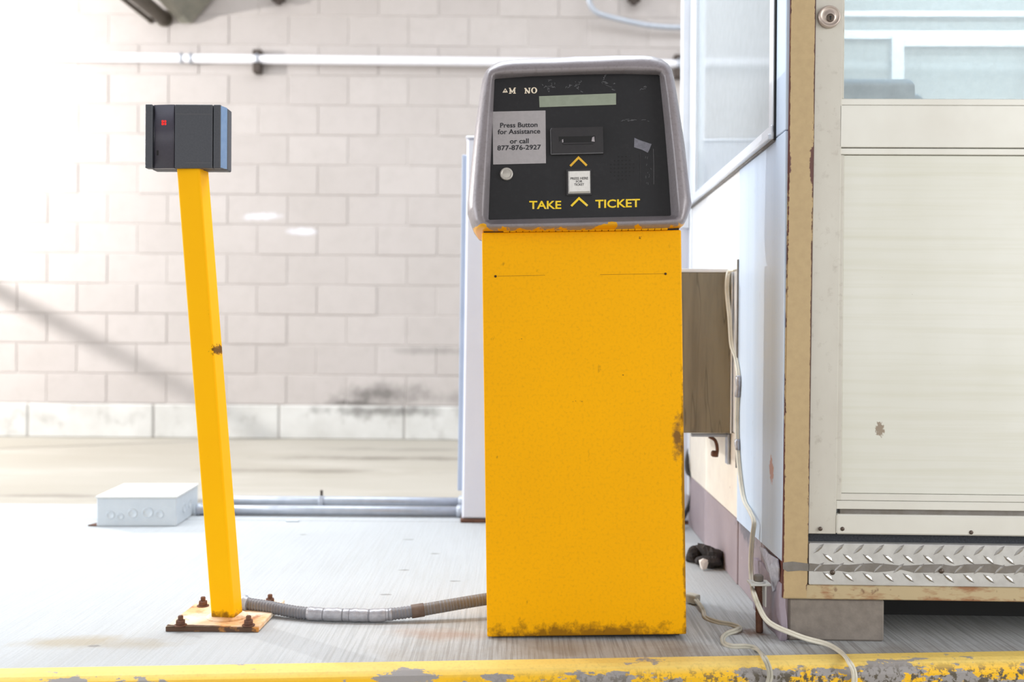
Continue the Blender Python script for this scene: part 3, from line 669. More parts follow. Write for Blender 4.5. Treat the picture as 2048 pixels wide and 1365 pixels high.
# flaking top edge of the plate
V = []; F = []
nn = 18; x0, x1 = pl_pts[0].x + 0.002, pl_pts[1].x - 0.06
for i in range(nn + 1):
    x = x0 + (x1 - x0) * i / nn; dz = rs.uniform(0.004, 0.012) * (1 - i / nn) + 0.002
    V += [(x, pl_pts[0].y - 0.001, 0.0122), (x, pl_pts[0].y + dz, 0.0127)]
for i in range(nn): F.append((2 * i, 2 * i + 2, 2 * i + 3, 2 * i + 1))
from_py('rust_flake', V, F, 'rust_edge', plate)
lathe('weld_bead', [(0.046, 0.0), (0.042, 0.004), (0.036, 0.006)], (0, 0, 0.011), (0, 0, 1), 'plate', plate, 24)
def hex_bolt(parent, x, yv, z, s=1.0):
    b = lathe('anchor_bolt', [(0.0055 * s, 0), (0.0055 * s, 0.020 * s), (0.0045 * s, 0.0215 * s)], (x, yv, z), (0, 0, 1), 'rust', parent, 14)
    lathe('washer', [(0.0135 * s, 0), (0.0135 * s, 0.0022 * s), (0.012 * s, 0.0028 * s)], (x, yv, z), (0, 0, 1), 'rust', b, 20)
    lathe('nut', [(0.0098 * s, 0.0028 * s), (0.0105 * s, 0.004 * s), (0.0105 * s, 0.011 * s), (0.0088 * s, 0.0125 * s)], (x, yv, z), (0, 0, 1), 'rust', b, 6)
for px, py in ((361, 1252), (497, 1252), (406, 1213), (540, 1208)):
    q = on_z(px, py, 0.0115) - off; hex_bolt(post, q.x, q.y, 0.0113)
# reader
RY = 2.16
rl, rr2 = at(290.8, 208.6, RY), at(441.7, 208.6, RY); rbm = at(291.5, 336, RY)
rd = thing('card_reader', 'charcoal card reader box with a red light on the leaning post', 'card reader', (rl.x, RY, rbm.z), (0, R(-0.15), 0))
Wd = rr2.x - rl.x; Hd = rl.z - rbm.z; px2 = Wd / (441.7 - 290.8)
def rx(px): return (px - 290.8) * px2
box('housing', 0.004, Wd + 0.003, 0.012, 0.050, 0.001, Hd - 0.001, 'reader', rd, 0.003, 2)
box('left_panel', 0, rx(304.8), 0, 0.02, 0, Hd, 'reader', rd, 0.0012)
box('face_panel', rx(350.2), rx(425.4), 0.0, 0.02, 0, Hd, 'reader', rd, 0.0012)
box('right_panel', rx(427.4), Wd, 0.0, 0.02, 0, Hd, 'reader', rd, 0.0012)
V = []; F = []; ns = 10; xa, xb = rx(306), rx(349)
for i in range(ns + 1):
    t = i / ns; x = xa + (xb - xa) * t; dep = 0.0005 + 0.0085 * math.sin(math.pi * min(1, t * 0.62 + 0.0)) ** 1.0 if t < 1 else 0.0085
    dep = 0.002 + 0.006 * (1 - math.sin((0.08 + 0.92 * t) * math.pi / 2))
    V += [(x, dep, 0.0), (x, dep, Hd)]
for i in range(ns): F.append((2 * i, 2 * i + 2, 2 * i + 3, 2 * i + 1))
k0 = len(V); V += [(xa, 0.02, 0), (xa, 0.02, Hd), (xb, 0.02, 0), (xb, 0.02, Hd)]
F += [tuple([2 * i for i in range(ns + 1)] + [k0 + 2, k0]), tuple([2 * i + 1 for i in range(ns + 1)] + [k0 + 3, k0 + 1]), (0, 1, k0 + 1, k0), (2 * ns, 2 * ns + 1, k0 + 3, k0 + 2), (k0, k0 + 1, k0 + 3, k0 + 2)]
strip = from_py('scanner_strip', V, F, 'reader_glossy', rd, False)
for p in strip.data.polygons[:ns]: p.use_smooth = True
for dx in (0.0, 5.6):
    for dz_ in (0.0, 5.2): box('indicator_lamp', rx(322.6 + dx), rx(326.9 + dx), 0.0028, 0.010, Hd - (249.5 - dz_ - 208.6) * px2, Hd - (245 - dz_ - 208.6) * px2, 'led', strip, 0.0006)
box('logo_mark', rx(312.5), rx(316.5), 0.0052, 0.012, Hd - (310 - 208.6) * px2, Hd - (300 - 208.6) * px2, 'hole', strip, 0.0003)
for t0_, t1_, zp in ((332, 436, 227.5), (372, 441, 325)):
    box('scratch_line', rx(max(t0_, 351)), rx(424), -0.0003, 0.001, Hd - (zp - 208.6) * px2, Hd - (zp - 208.0) * px2, 'scratch', rd, 0)
prism('side_chamfer', [(Wd + 0.0003, 0.001, 0.002), (Wd + 0.0075, 0.024, 0.002), (Wd + 0.0075, 0.024, Hd - 0.002), (Wd + 0.0003, 0.001, Hd - 0.002)], (-0.004, 0.012, 0), 'reader_blue_lit', rd)  # bevel coloured blue for the light it catches
box('back_shell', 0.006, Wd + 0.0085, 0.026, 0.056, 0.0, Hd - 0.002, 'reader', rd, 0.002)
box('mount_collar', rx(356), rx(404), 0.045, 0.066, 0.002, Hd * 0.6, 'reader', rd, 0.004, 2)

# ================================================================== FLEXIBLE CONDUIT
def hz(px, py, Y): return at(px, py, Y)
HP = [hz(488, 1207, 2.258), hz(506, 1210, 2.252), hz(540, 1215, 2.24), hz(590, 1226, 2.22), hz(640, 1234, 2.205), hz(700, 1236, 2.20), hz(760, 1232, 2.20), hz(830, 1223, 2.21), hz(900, 1211, 2.225), hz(960, 1201, 2.24), hz(990, 1197, 2.25)]
HP = [Vector((p.x, p.y, max(p.z, 0.0155))) for p in HP]
C = catmull(HP, 40)
hs = thing('flexible_conduit', 'grey ribbed flexible conduit with a silver tape wrap from post to ticket machine', 'conduit', (C[0].x, C[0].y, 0))
o0 = hs.location; C = [p - o0 for p in C]
def sub(x0, x1): return [p for p in C if x0 <= p.x <= x1]
xof = lambda px: at(px, 1230, 2.21).x - o0.x
rib = lambda s: 0.0124 + (0.0014 if int(s / 0.0036) % 2 else 0.0)
tube('hose', C, rib, 'hose', hs, 14)
tube('dusty_end', [p for p in sub(xof(842), 9)], lambda s: 0.0134 + (0.0003 if int(s / 0.004) % 2 else 0), 'hose_brown', hs, 14)
tube('tape_wrap', sub(xof(616), xof(786)), lambda s: 0.0143 + 0.0006 * math.sin(s * 130) + 0.0005 * math.sin(s * 311), 'duct_tape', hs, 14)
tube('coupling', sub(xof(822), xof(848)), 0.0150, 'hose_rust', hs, 16)
lathe('connector_nut', [(0.0175, 0), (0.0195, 0.002), (0.0195, 0.006), (0.0165, 0.008), (0.0160, 0.013), (0.0145, 0.014)], C[0] + Vector((-0.003, -0.003, 0)), C[12] - C[0], 'galv', hs, 20)

# ================================================================== JUNCTION BOX AND CONDUITS
q0, q1 = on_z(193, 1054), on_z(356, 1051)
jb = thing('junction_box', 'low pale grey junction box lying on the island behind the post', 'junction box', (q0.x, q0.y, 0), (0, 0, math.atan2(q1.y - q0.y, q1.x - q0.x) * 0.4))
jw = (q1 - q0).length; jh = 0.098; jd = 0.27
box('box_body', 0, jw, 0, jd, 0.0, jh - 0.005, 'box_grey', jb, 0.003)
lid = box('lid', -0.003, jw + 0.003, -0.003, jd + 0.003, jh - 0.006, jh + 0.002, 'box_lid', jb, 0.002)
for fx in (0.16, 0.78): lathe('lid_screw', [(0.005, 0), (0.005, 0.002), (0.0035, 0.003)], (jw * fx, 0.012, jh + 0.002), (0, 0, 1), 'galv', lid, 12)
for px, py, rr_ in ((221, 1029, 0.0135), (241, 1032, 0.011), (266, 1026, 0.0155), (297, 1024, 0.0175), (321, 1028, 0.0135)):
    x = (px - 193) / 163 * jw; z = (1052.5 - py) / 61 * jh
    lathe('knockout', [(rr_, 0), (rr_, 0.0012), (rr_ - 0.002, 0.0022), (rr_ - 0.003, 0.0010), (0.001, 0.0012)], (x, 0, z), (0, -1, 0), 'box_grey', jb, 24)
for yy_, zz_, rr_ in ((0.09, 0.045, 0.016), (0.16, 0.05, 0.016)):
    lathe('knockout', [(rr_, 0), (rr_, 0.0012), (rr_ - 0.002, 0.0022), (rr_ - 0.003, 0.0010), (0.001, 0.0012)], (jw, yy_, zz_), (1, 0, 0), 'box_grey', jb, 24)
prism('rust_tab', [(-0.03, 0.008, 0.001), (0.0, 0.002, 0.001), (0.0, 0.06, 0.001), (-0.012, 0.06, 0.001)], (0, 0, 0.003), 'rust', jb)
jx = q1.x
gx = at(923, 1020, 3.42).x
for Y, lab, zc in ((3.468, 'pale grey conduit pipe on the island, nearer of the two behind the post', 0.0185), (3.595, 'pale grey conduit pipe on the island, farther of the two behind the post', 0.030)):
    cp = thing('conduit_pipe', lab, 'pipe', (jx, Y, 0), group='conduit pipes from junction box to cabinet')
    tube('pipe', [(0.02, 0, zc), (0.5, 0, zc + 0.001), (gx - jx + 0.01, 0.002, zc)], 0.0165, 'galv', cp, 14)
    lathe('end_fitting', [(0.021, 0), (0.023, 0.004), (0.023, 0.014), (0.0195, 0.016), (0.0195, 0.03)], (0.004, 0, zc), (1, 0, 0), 'galv', cp, 16)
    lathe('end_fitting', [(0.021, 0), (0.0235, 0.004), (0.0235, 0.02), (0.0185, 0.024)], (gx - jx + 0.004, 0.002, zc), (-1, 0, 0), 'galv', cp, 16)
    if Y > 3.5:
        sx = at(643, 1005, Y).x - jx
        V, F = sweep([(sx, 0.022, 0.003), (sx, 0.02, zc), (sx, 0.012, zc + 0.016), (sx, 0, zc + 0.0185), (sx, -0.012, zc + 0.016), (sx, -0.02, zc), (sx, -0.022, 0.003)], 0.009, 8, flat=0.25)
        sp = from_py('pipe_strap', V, F, 'galv', cp)
        lathe('strap_screw', [(0.005, 0), (0.005, 0.022), (0.003, 0.024)], (sx, 0.0, zc + 0.016), (0, 0, 1), 'strut_dark', sp, 10)
# drill-hole plug on the slab joint
q = on_z(585, 1044)
bm = bmesh.new(); add_box(bm, -0.022, 0.022, -0.008, 0.008, 0.0, 0.006, 0.002); o = from_bm('paint_blob', bm, 'box_grey'); o.location = (q.x, q.y, 0.0); tag(o, 'small flat green-grey lump on the slab joint before the conduit pipes', 'debris')

# ================================================================== GATE CABINET BEHIND THE MACHINE
GY = on_z(940, 1046).y
g0 = on_z(923, 1046); g1 = at(1389, 1046, GY)
gc = thing('gate_cabinet', 'tall pale cabinet standing behind the yellow ticket machine', 'cabinet', (g0.x, GY, 0), (0, R(0.35), 0))
gh = at(936, 272, GY).z; gw = g1.x - g0.x
box('cabinet_body', 0.0, gw, 0.012, 0.30, 0.010, gh - 0.006, 'gate_white', gc, 0.004)
box('cabinet_door', 0.004, gw - 0.004, 0.0, 0.014, 0.016, gh - 0.012, 'gate_white', gc, 0.003)
box('top_cap', -0.003, gw + 0.003, -0.004, 0.31, gh - 0.008, gh, 'gate_white', gc, 0.003)
box('base_flange', -0.004, gw + 0.004, -0.006, 0.31, 0.0, 0.012, 'rust', gc, 0.002)
box('side_flange', -0.018, 0.001, 0.05, 0.20, 0.10, gh - 0.055, 'gate_blue', gc, 0.002)
# cable loop at the cabinet
lp = [at(1372, 1025, 3.33), at(1379, 1010, 3.33), at(1385, 985, 3.32), at(1384, 955, 3.32), at(1376, 945, 3.33), at(1374, 925, 3.34), at(1379, 900, 3.35), at(1385, 888, 3.36), at(1388, 870, 3.37)]
lp = [on_z(1355, 1064)] + [Vector((p.x, p.y, p.z)) for p in lp]; lp[0].z = 0.006
C2 = catmull(lp, 8); tag(tube('cable_loop', C2, 0.0075, 'black_rubber', None, 10), 'black cable looping up in the gap right of the ticket machine', 'cable')

# ================================================================== ATTENDANT BOOTH
B0 = on_z(1563, 1283)
booth = thing('attendant_booth', 'white attendant booth with beige corner post, glazed door and side window', 'booth', (B0.x, B0.y, 0), (0, 0, R(-1.3)))
BM = mtx_of(booth)
def bf(px, py, v=0.0): return local_plane(px, py, BM, (0, v, 0), (0, 1, 0))   # on a plane parallel to the front
def bs(px, py, u=0.0): return local_plane(px, py, BM, (u, 0, 0), (1, 0, 0))   # on a plane parallel to the side
TOP = 2.35; DEP = bs(1382, 300).y; WID = 1.75
zb = bf(1563, 1197).z                                                # underside of the frame
pw = bf(1619, 600).x
# corner post, leaning a little as the photograph shows
def lean(z): return 0.0065 * (z - zb)
V = []
for z in (zb, TOP):
    V += [(lean(z), -0.003, z), (pw + lean(z), -0.003, z), (pw + lean(z), 0.06, z), (lean(z), 0.06, z)]
bm = bmesh.new(); vv = [bm.verts.new(v) for v in V]
for f in ((0, 1, 2, 3), (4, 5, 6, 7), (0, 1, 5, 4), (1, 2, 6, 5), (2, 3, 7, 6), (3, 0, 4, 7)): bm.faces.new([vv[i] for i in f])
bmesh.ops.bevel(bm, geom=list(bm.edges), offset=0.002, segments=2, affect='EDGES'); cpost = from_bm('corner_post', bm, 'beige', booth); cpost['label'] = 'beige painted steel corner post with chipped brown edges'
prism('tape_residue', [bf(px, py, -0.0036) for px, py in ((1566, 1126), (1585, 1124), (1617, 1128), (1617, 1143), (1600, 1142), (1575, 1144), (1566, 1139))], (0, 0.0008, 0), 'residue', cpost)
# side wall panels
yn = bs(1551, 268).y; zs = bs(1551, 275).z; ysm = bs(1476, 700).y; zbase = 0.168
box('side_sheet', 0.0, 0.016, 0.004, ysm, zb + 0.075, zs - 0.002, 'sheet', booth, 0.0015)
box('side_sheet', 0.0, 0.016, 0.004, yn - 0.002, zs, TOP, 'sheet', booth, 0.0015)
box('side_panel', 0.002, 0.016, ysm + 0.002, DEP, 0.385, zs - 0.002, 'white_panel', booth, 0.0015)
box('lower_panel', 0.002, 0.016, ysm + 0.002, DEP, zbase, 0.383, 'cream', booth, 0.0015)
box('base_board', 0.001, 0.018, ysm - 0.001, DEP, 0.0, zbase - 0.001, 'mauve', booth, 0.002)
box('base_board', 0.0045, 0.018, 0.010, ysm - 0.002, 0.0, zbase - 0.001, 'mauve', booth, 0.002)
bm = bmesh.new(); add_box(bm, 0.0, 0.014, 0.0, bs(1512, 1100).y, 0.0, zb + 0.03, 0.001)
bmesh.ops.subdivide_edges(bm, edges=list(bm.edges), cuts=4, use_grid_fill=True)
for v in bm.verts: v.co.x += -0.004 + 0.003 * math.sin(v.co.z * 55 + v.co.y * 40); 
from_bm('crumpled_flashing', bm, 'lavender', booth, True)
bm = bmesh.new()
fpts = [bs(px, py, -0.003) for px, py in ((1519, 1094), (1529, 1098), (1537, 1108), (1549, 1115), (1557, 1119), (1559, 1137), (1557, 1160), (1551, 1182), (1546, 1184), (1549, 1160), (1535, 1141), (1529, 1121))]
V = []; F = []
for i, p in enumerate(fpts): V.append(p + Vector((rs.uniform(-.003, .001), 0, 0)))
mid = sum(V, Vector()) / len(V) + Vector((-0.006, 0, 0)); V.append(mid); n = len(fpts)
for i in range(n): F.append((i, (i + 1) % n, n))
k0 = len(V); V += [v + Vector((0.0025, 0, 0)) for v in V[:k0]]
F += [tuple(x + k0 for x in f) for f in F[:n]] + [(i, (i + 1) % n, k0 + (i + 1) % n, k0 + i) for i in range(n)]
bm.free(); from_py('torn_metal', V, F, 'foil', booth)['label'] = 'torn bright sheet metal at the booth corner'
# thin seam flange beside the plywood box
box('seam_flange', -0.004, 0.002, ysm - 0.004, ysm + 0.003, bs(1472, 935).z, bs(1475, 520).z, 'residue', booth, 0.0005)
# side window
yf = DEP - 0.02
win = box('side_window_sill', -0.010, 0.02, yn, yf, zs, zs + 0.028, 'alu', booth, 0.002)
box('sill_lip', -0.016, -0.002, yn + 0.001, yf, zs - 0.004, zs + 0.008, 'alu', win, 0.0015)
box('side_window_jamb', -0.008, 0.02, yn, yn + 0.030, zs + 0.01, TOP - 0.1, 'alu', booth, 0.002)
box('side_window_jamb', -0.008, 0.02, yf - 0.10, yf, zs + 0.01, TOP - 0.1, 'alu', booth, 0.002)
box('jamb_seal', -0.0040, 0.0, yn - 0.005, yn + 0.0005, zs - 0.006, TOP - 0.1, 'hole', booth, 0)
box('sill_seal', -0.006, 0.002, yn, yf, zs - 0.009, zs - 0.003, 'residue', booth, 0)
box('side_window_glass', 0.004, 0.010, yn + 0.012, yf - 0.03, zs + 0.015, TOP - 0.1, 'glass_pale', booth, 0)
box('side_header', -0.004, 0.02, 0.004, DEP, TOP - 0.11, TOP, 'alu', booth, 0.002)
box('rear_corner_post', -0.004, 0.035, yf, DEP + 0.03, 0.1, TOP, 'alu', booth, 0.003)
box('rear_trim', -0.034, -0.005, yf + 0.005, DEP + 0.028, 1.0, TOP, 'alu', booth, 0.003)
# rear wall with windows
box('rear_wall', 0.03, WID, DEP - 0.005, DEP + 0.02, 0.1, 1.15, 'white_panel', booth, 0.002)
def rz(px, py): return bf(px, py, DEP).z
zr1, zr2, zr3 = rz(1850, 30), rz(1850, 72), rz(1900, 88)
for z, h_, nm, x0 in ((zr1, 0.020, 'rear_window_bar', 0.03), (zr2, 0.030, 'rear_window_bar', 0.03), (1.18, 0.04, 'rear_window_bar', 0.03), (TOP - 0.05, 0.08, 'rear_window_bar', 0.03)):
    box(nm, x0, WID, DEP - 0.014, DEP + 0.016, z - h_ / 2, z + h_ / 2, 'alu', booth, 0.002)
xv = bf(1792, 120, DEP).x
box('rear_sash', xv - 0.021, xv + 0.021, DEP - 0.02, DEP + 0.012, 1.18, zr2, 'alu', booth, 0.002)
box('rear_sash', xv + 0.02, WID, DEP - 0.022, DEP + 0.008, zr2 - 0.042, zr2 - 0.014, 'alu', booth, 0.002)
box('rear_window_glass', 0.03, WID - 0.03, DEP + 0.002, DEP + 0.006, 1.18, TOP - 0.08, 'glass', booth, 0)
# far side, roof, floor
box('far_side_wall', WID - 0.02, WID, 0.05, DEP, 0.1, 1.15, 'white_panel', booth, 0.002)
box('far_corner_post', WID - 0.03, WID + 0.01, DEP - 0.01, DEP + 0.03, 0.1, TOP, 'alu', booth, 0.002)
box('far_corner_post', WID - 0.03, WID + 0.01, 0.0, 0.05, 0.1, TOP, 'beige', booth, 0.002)
box('roof', -0.01, WID + 0.08, -0.08, DEP + 0.03, TOP, TOP + 0.08, 'alu', booth, 0.006)
box('booth_floor', 0.02, WID - 0.02, 0.02, DEP - 0.01, 0.16, 0.19, 'residue', booth, 0)
lf = box('added_booth_lamp', 0.5, 1.3, 0.55, 0.70, TOP - 0.06, TOP - 0.001, 'alu', booth, 0.006)  # unseen lamp added to brighten the booth interior
box('unseen_lamp_glow', 0.52, 1.28, 0.57, 0.68, TOP - 0.068, TOP - 0.06, 'lamp', lf, 0.002)
bl = bpy.data.lights.new('booth_fill_light', 'AREA'); bl.shape = 'RECTANGLE'; bl.size = 0.76; bl.size_y = 0.11; bl.energy = 22; bl.color = (0.93, 0.97, 1.0)  # added fill light for the inside of the booth
blo = bpy.data.objects.new('booth_fill_light', bl); COL.objects.link(blo); blo.matrix_world = BM @ Matrix.Translation((0.9, 0.625, TOP - 0.075))
# ---- door
dv = 0.004
d_st0, d_st1 = pw + 0.0015, bf(1675, 600, dv).x
d_w1 = WID - 0.06
z_gl = bf(1850, 197, dv).z; z_r0 = bf(1850, 211, dv).z; z_r1 = bf(1850, 296, dv).z; z_p0 = bf(1850, 309, dv).z
z_p1 = bf(1850, 990, dv).z; z_q = bf(1850, 1004, dv).z; z_g0 = bf(1850, 1021, dv).z; z_g1 = bf(1850, 1031, dv).z; z_bt = bf(1850, 1071, dv).z
door = bpy.data.objects.new('door', None); COL.objects.link(door); door.parent = booth; door['label'] = 'cream aluminium door with a glazed upper half'
def dbox(name, x0, x1, z0, z1, mat, fy=0.0, th=0.035, bev=0.0012): return box(name, x0, x1, dv + fy, dv + fy + th, z0, z1, mat, door, bev)
bm = bmesh.new()
V = []
for z in (z_bt, TOP - 0.06):
    l_ = lean(z) * 0.9; V += [(d_st0 + l_, dv, z), (d_st1 + l_, dv, z), (d_st1 + l_, dv + .035, z), (d_st0 + l_, dv + .035, z)]
vv = [bm.verts.new(v) for v in V]
for f in ((0, 1, 2, 3), (4, 5, 6, 7), (0, 1, 5, 4), (1, 2, 6, 5), (2, 3, 7, 6), (3, 0, 4, 7)): bm.faces.new([vv[i] for i in f])
bmesh.ops.bevel(bm, geom=list(bm.edges), offset=0.0012, segments=1, affect='EDGES'); from_bm('lock_stile', bm, 'stile', door)
xi = d_st1 + 0.001; gx0 = bf(1690, 100, dv).x; px0 = bf(1687, 600, dv).x
xg = 0.009
dbox('glazing_bead', xi + 0.004, gx0, z_gl, TOP - 0.1, 'stile', 0.004, 0.028)
dbox('glazing_bead', xi + 0.003, d_w1, z_r0 + 0.001, z_gl, 'door_rail', 0.003, 0.03)
dbox('middle_rail', xi + 0.001, d_w1, z_r1 + 0.001, z_r0, 'door_rail', 0.0, 0.035)
dbox('panel_bead', xi, d_w1, z_p0, z_r1 - 0.0005, 'door_rail', 0.003, 0.03)
dbox('panel_bead', xi, px0, z_q, z_p0 - 0.001, 'stile', 0.003, 0.03)
dbox('kick_panel', px0 + 0.0005, d_w1, z_p1, z_p0 - 0.0008, 'door_panel', 0.008, 0.02)
dbox('panel_bead', xi, d_w1, z_q, z_p1 - 0.0005, 'door_rail', 0.004, 0.03)
dbox('bottom_rail', xi, d_w1, z_g0, z_q - 0.0005, 'door_rail', 0.001, 0.035)
dbox('rail_groove', xi + 0.01, d_w1, z_g1, z_g0, 'residue', 0.007, 0.02, 0)
dbox('bottom_rail', xi, d_w1, z_bt, z_g1, 'door_rail', -0.003, 0.04, 0.003)
dbox('door_glass', gx0 - 0.004, d_w1, z_gl - 0.004, TOP - 0.1, 'glass', 0.016, 0.005, 0)
dbox('far_stile', d_w1, d_w1 + 0.06, z_bt, TOP - 0.06, 'stile')
dbox('top_rail', xi, d_w1, TOP - 0.12, TOP - 0.06, 'door_rail')
for px in (1640, 1684, 1941):
    q = bf(px, 1065 if px > 1900 else 1058, dv); lathe('rail_screw', [(0.0045, 0), (0.004, 0.0016), (0.001, 0.002)], (q.x, dv - 0.003, q.z), (0, -1, 0), 'lock_dark', door, 12)
dbox('brush_sweep', d_st0 + 0.002, d_w1, z_bt - 0.018, z_bt + 0.001, 'brush', 0.012, 0.012, 0)
lk = bf(1657, 35, dv)
lock = lathe('lock_cylinder', [(0.0235, 0), (0.0235, 0.006), (0.0222, 0.009), (0.0195, 0.0105), (0.0190, 0.0095), (0.0105, 0.0095), (0.0100, 0.0105), (0.0008, 0.0105)], (lk.x, dv, lk.z), (0.0, -1, 0.0), 'brass', door, 36); lock['label'] = 'round brass-grey lock cylinder with a keyhole'
kx, kz = lk.x + 0.0008, lk.z - 0.004
lathe('keyhole_plug', [(0.0088, 0), (0.0086, 0.0018), (0.006, 0.002)], (kx, dv - 0.0100, kz), (0, -1, 0), 'lock_dark', lock, 20)
lathe('keyhole', [(0.0022, 0), (0.0020, 0.0006)], (kx, dv - 0.0119, kz + 0.0018), (0, -1, 0), 'hole', lock, 12)
box('key_slot', kx - 0.0011, kx + 0.0011, dv - 0.0126, dv - 0.0115, kz - 0.005, kz + 0.002, 'hole', lock, 0)
# ---- threshold of diamond plate
zt0, zt1 = bf(1850, 1174, -0.004).z, bf(1850, 1090, -0.004).z
th = box('threshold_plate', pw + 0.0025, d_w1, -0.004, 0.06, zt0, zt1, 'tread', booth, 0.002); th['label'] = 'diamond-pattern metal threshold plate below the door'
bm = bmesh.new()
V = [(-0.0125, 0, 0), (-0.004, 0, 0.0030), (0.004, 0, 0.0032), (0.0125, 0, 0), (0.004, 0, -0.0032), (-0.004, 0, -0.0030), (-0.007, -0.0014, 0), (0.007, -0.0014, 0)]
tb_me = bpy.data.meshes.new('tread_bar'); tb_me.from_pydata(V, [], [(0, 1, 6), (1, 2, 7, 6), (2, 3, 7), (3, 4, 7), (4, 5, 6, 7), (5, 0, 6)]); tb_me.materials.append(M['tread_bar']); bm.free()
for r_ in range(4):
    z = zt1 - 0.011 - r_ * 0.0195
    if z < zt0 + 0.006: continue
    for i in range(23):
        x = pw + 0.022 + i * 0.0415 + (0.0205 if r_ % 2 else 0)
        if x > d_w1 - 0.02: continue
        o = bpy.data.objects.new('tread_bar', tb_me); COL.objects.link(o); o.parent = th; o.location = (x, -0.0041, z); o.rotation_euler = (0, R(-42 if r_ % 2 == 0 else 38), 0); o.scale = (1.25, 1.4, 1.2)
V = []; F = []; nn = 60
for i in range(nn + 1):
    x = pw + 0.003 + (d_w1 - pw - 0.006) * i / nn; c0 = bf(1800, 1137, -0.004).z
    V += [(x, -0.0046, c0 + 0.009 + rs.uniform(-.004, .003)), (x, -0.0046, c0 - 0.007 + rs.uniform(-.003, .004))]
for i in range(nn): F.append((2 * i, 2 * i + 2, 2 * i + 3, 2 * i + 1))
from_py('tape_residue', V, F, 'residue', th)
for px, py in ((1665, 1146), (1883, 1143)):
    q = bf(px, py, -0.005); lathe('plate_screw', [(0.0055, 0), (0.005, 0.002), (0.001, 0.0026)], (q.x, -0.0042, q.z), (0, -1, 0), 'lock_dark', th, 12)
box('sill_beam', 0.003, d_w1 + 0.06, -0.002, 0.10, zb - 0.001, zt0 - 0.0005, 'sill_rust', booth, 0.002)
# ---- pad under the booth
a_, b_ = bf(1578, 1240), bf(1770, 1240)
pad = box('concrete_pad', a_.x, b_.x, 0.004, 0.20, 0.0, zb - 0.0015, 'pad', None, 0.004); pad.matrix_world = BM; tag(pad, 'grey concrete block propping up the booth sill below the door', 'concrete block')
box('underfloor_shade_sheet', 0.03, WID - 0.05, 0.21, 0.25, 0.001, 0.16, 'hole', booth, 0)  # black sheet standing in for the deep shade below the booth

# ---- chair in the booth
chy = 0.55
ct = bf(1740, 160, chy); cr = bf(1826, 185, chy); cl = bf(1640, 185, chy)
ch = thing('office_chair', 'grey-blue upholstered office chair inside the booth', 'chair', BM @ Vector(((cl.x + cr.x) / 2, chy, 0.19)), (0, 0, R(-1.3)))
hwid = (cr.x - cl.x) / 2; zt = ct.z - 0.19
box('backrest', -hwid, hwid, -0.03, 0.03, zt - 0.42, zt, 'chair_cloth', ch, 0.022, 4)
box('backrest_shell', -hwid + 0.01, hwid - 0.01, -0.045, -0.028, zt - 0.41, zt - 0.02, 'chair_black', ch, 0.006, 2)
box('seat', -0.23, 0.23, 0.0, 0.42, zt - 0.62, zt - 0.54, 'chair_cloth', ch, 0.025, 4)
tube('back_stem', [(0, -0.05, zt - 0.3), (0, -0.06, zt - 0.55), (0, 0.05, zt - 0.64), (0, 0.2, zt - 0.63)], 0.018, 'chair_black', ch)
tube('gas_column', [(0, 0.2, 0.09), (0, 0.2, zt - 0.63)], 0.022, 'chair_black', ch)
for i in range(5):
    a = i * 2 * math.pi / 5; tube('leg', [(0, 0.2, 0.10), (0.26 * math.cos(a), 0.2 + 0.26 * math.sin(a), 0.07)], 0.016, 'chair_black', ch)
    lathe('caster', [(0.02, -0.012), (0.027, -0.008), (0.027, 0.008), (0.02, 0.012)], (0.25 * math.cos(a), 0.2 + 0.25 * math.sin(a), 0.028), (-math.sin(a), math.cos(a), 0), 'chair_black', ch, 16)
ar = bf(1826, 185, chy + 0.12)
arm = tube('armrest', catmull([(hwid - 0.01, 0.03, zt - 0.040), (hwid + 0.012, 0.06, zt - 0.030), (hwid + 0.045, 0.10, zt - 0.036), (hwid + 0.06, 0.26, zt - 0.05)], 6), 0.02, 'chair_cloth', ch, 12, flat=0.6)
tube('arm_support', [(hwid + 0.06, 0.22, zt - 0.07), (hwid + 0.05, 0.2, zt - 0.4), (0.18, 0.2, zt - 0.60)], 0.014, 'chair_black', ch)

# ---- plywood box hung on the booth side, with bracket
yb = bs(1465, 700).y
pt_, pb_ = bs(1465, 546, 0).z, bs(1465, 868, 0).z
W_ = 0.19
pbx = thing('plywood_box', 'weathered grey-brown plywood box fixed to the booth side wall', 'box', BM @ Vector((-0.001, yb, pb_)), (0, 0, R(-1.3)))
hh = pt_ - pb_
box('front_board', -W_, -0.004, 0.0, 0.012, 0.0, hh, 'plywood', pbx, 0.001)
box('side_board', -W_, -W_ + 0.012, 0.0125, 0.40, 0.0, hh, 'plywood', pbx, 0.001)
box('top_board', -W_ - 0.003, -0.002, -0.002, 0.405, hh + 0.0005, hh + 0.010, 'white_panel', pbx, 0.001)
box('bottom_board', -W_ + 0.012, -0.004, 0.0125, 0.40, 0.0, 0.012, 'plywood', pbx, 0.001)
box('edge_strip', -0.0035, -0.001, -0.006, 0.01, 0.0, hh, 'white_panel', pbx, 0.0005)
q = BM.inverted() @ pbx.location
brk = thing('support_bracket', 'rusty steel bracket under the plywood box on the booth side', 'bracket', BM @ Vector((-0.001, yb + 0.03, pb_ - 0.085)), (0, 0, R(-1.3)))
box('bracket_arm', -0.10, -0.002, 0.0, 0.016, 0.072, 0.080, 'galv', brk, 0.001)
box('wall_plate', -0.006, 0.0, -0.008, 0.024, 0.0, 0.08, 'galv', brk, 0.001)
tube('diagonal_strut', catmull([(-0.052, 0.008, 0.072), (-0.036, 0.008, 0.062), (-0.030, 0.008, 0.04), (-0.032, 0.008, 0.018)], 5), 0.0045, 'rust', brk, 10)
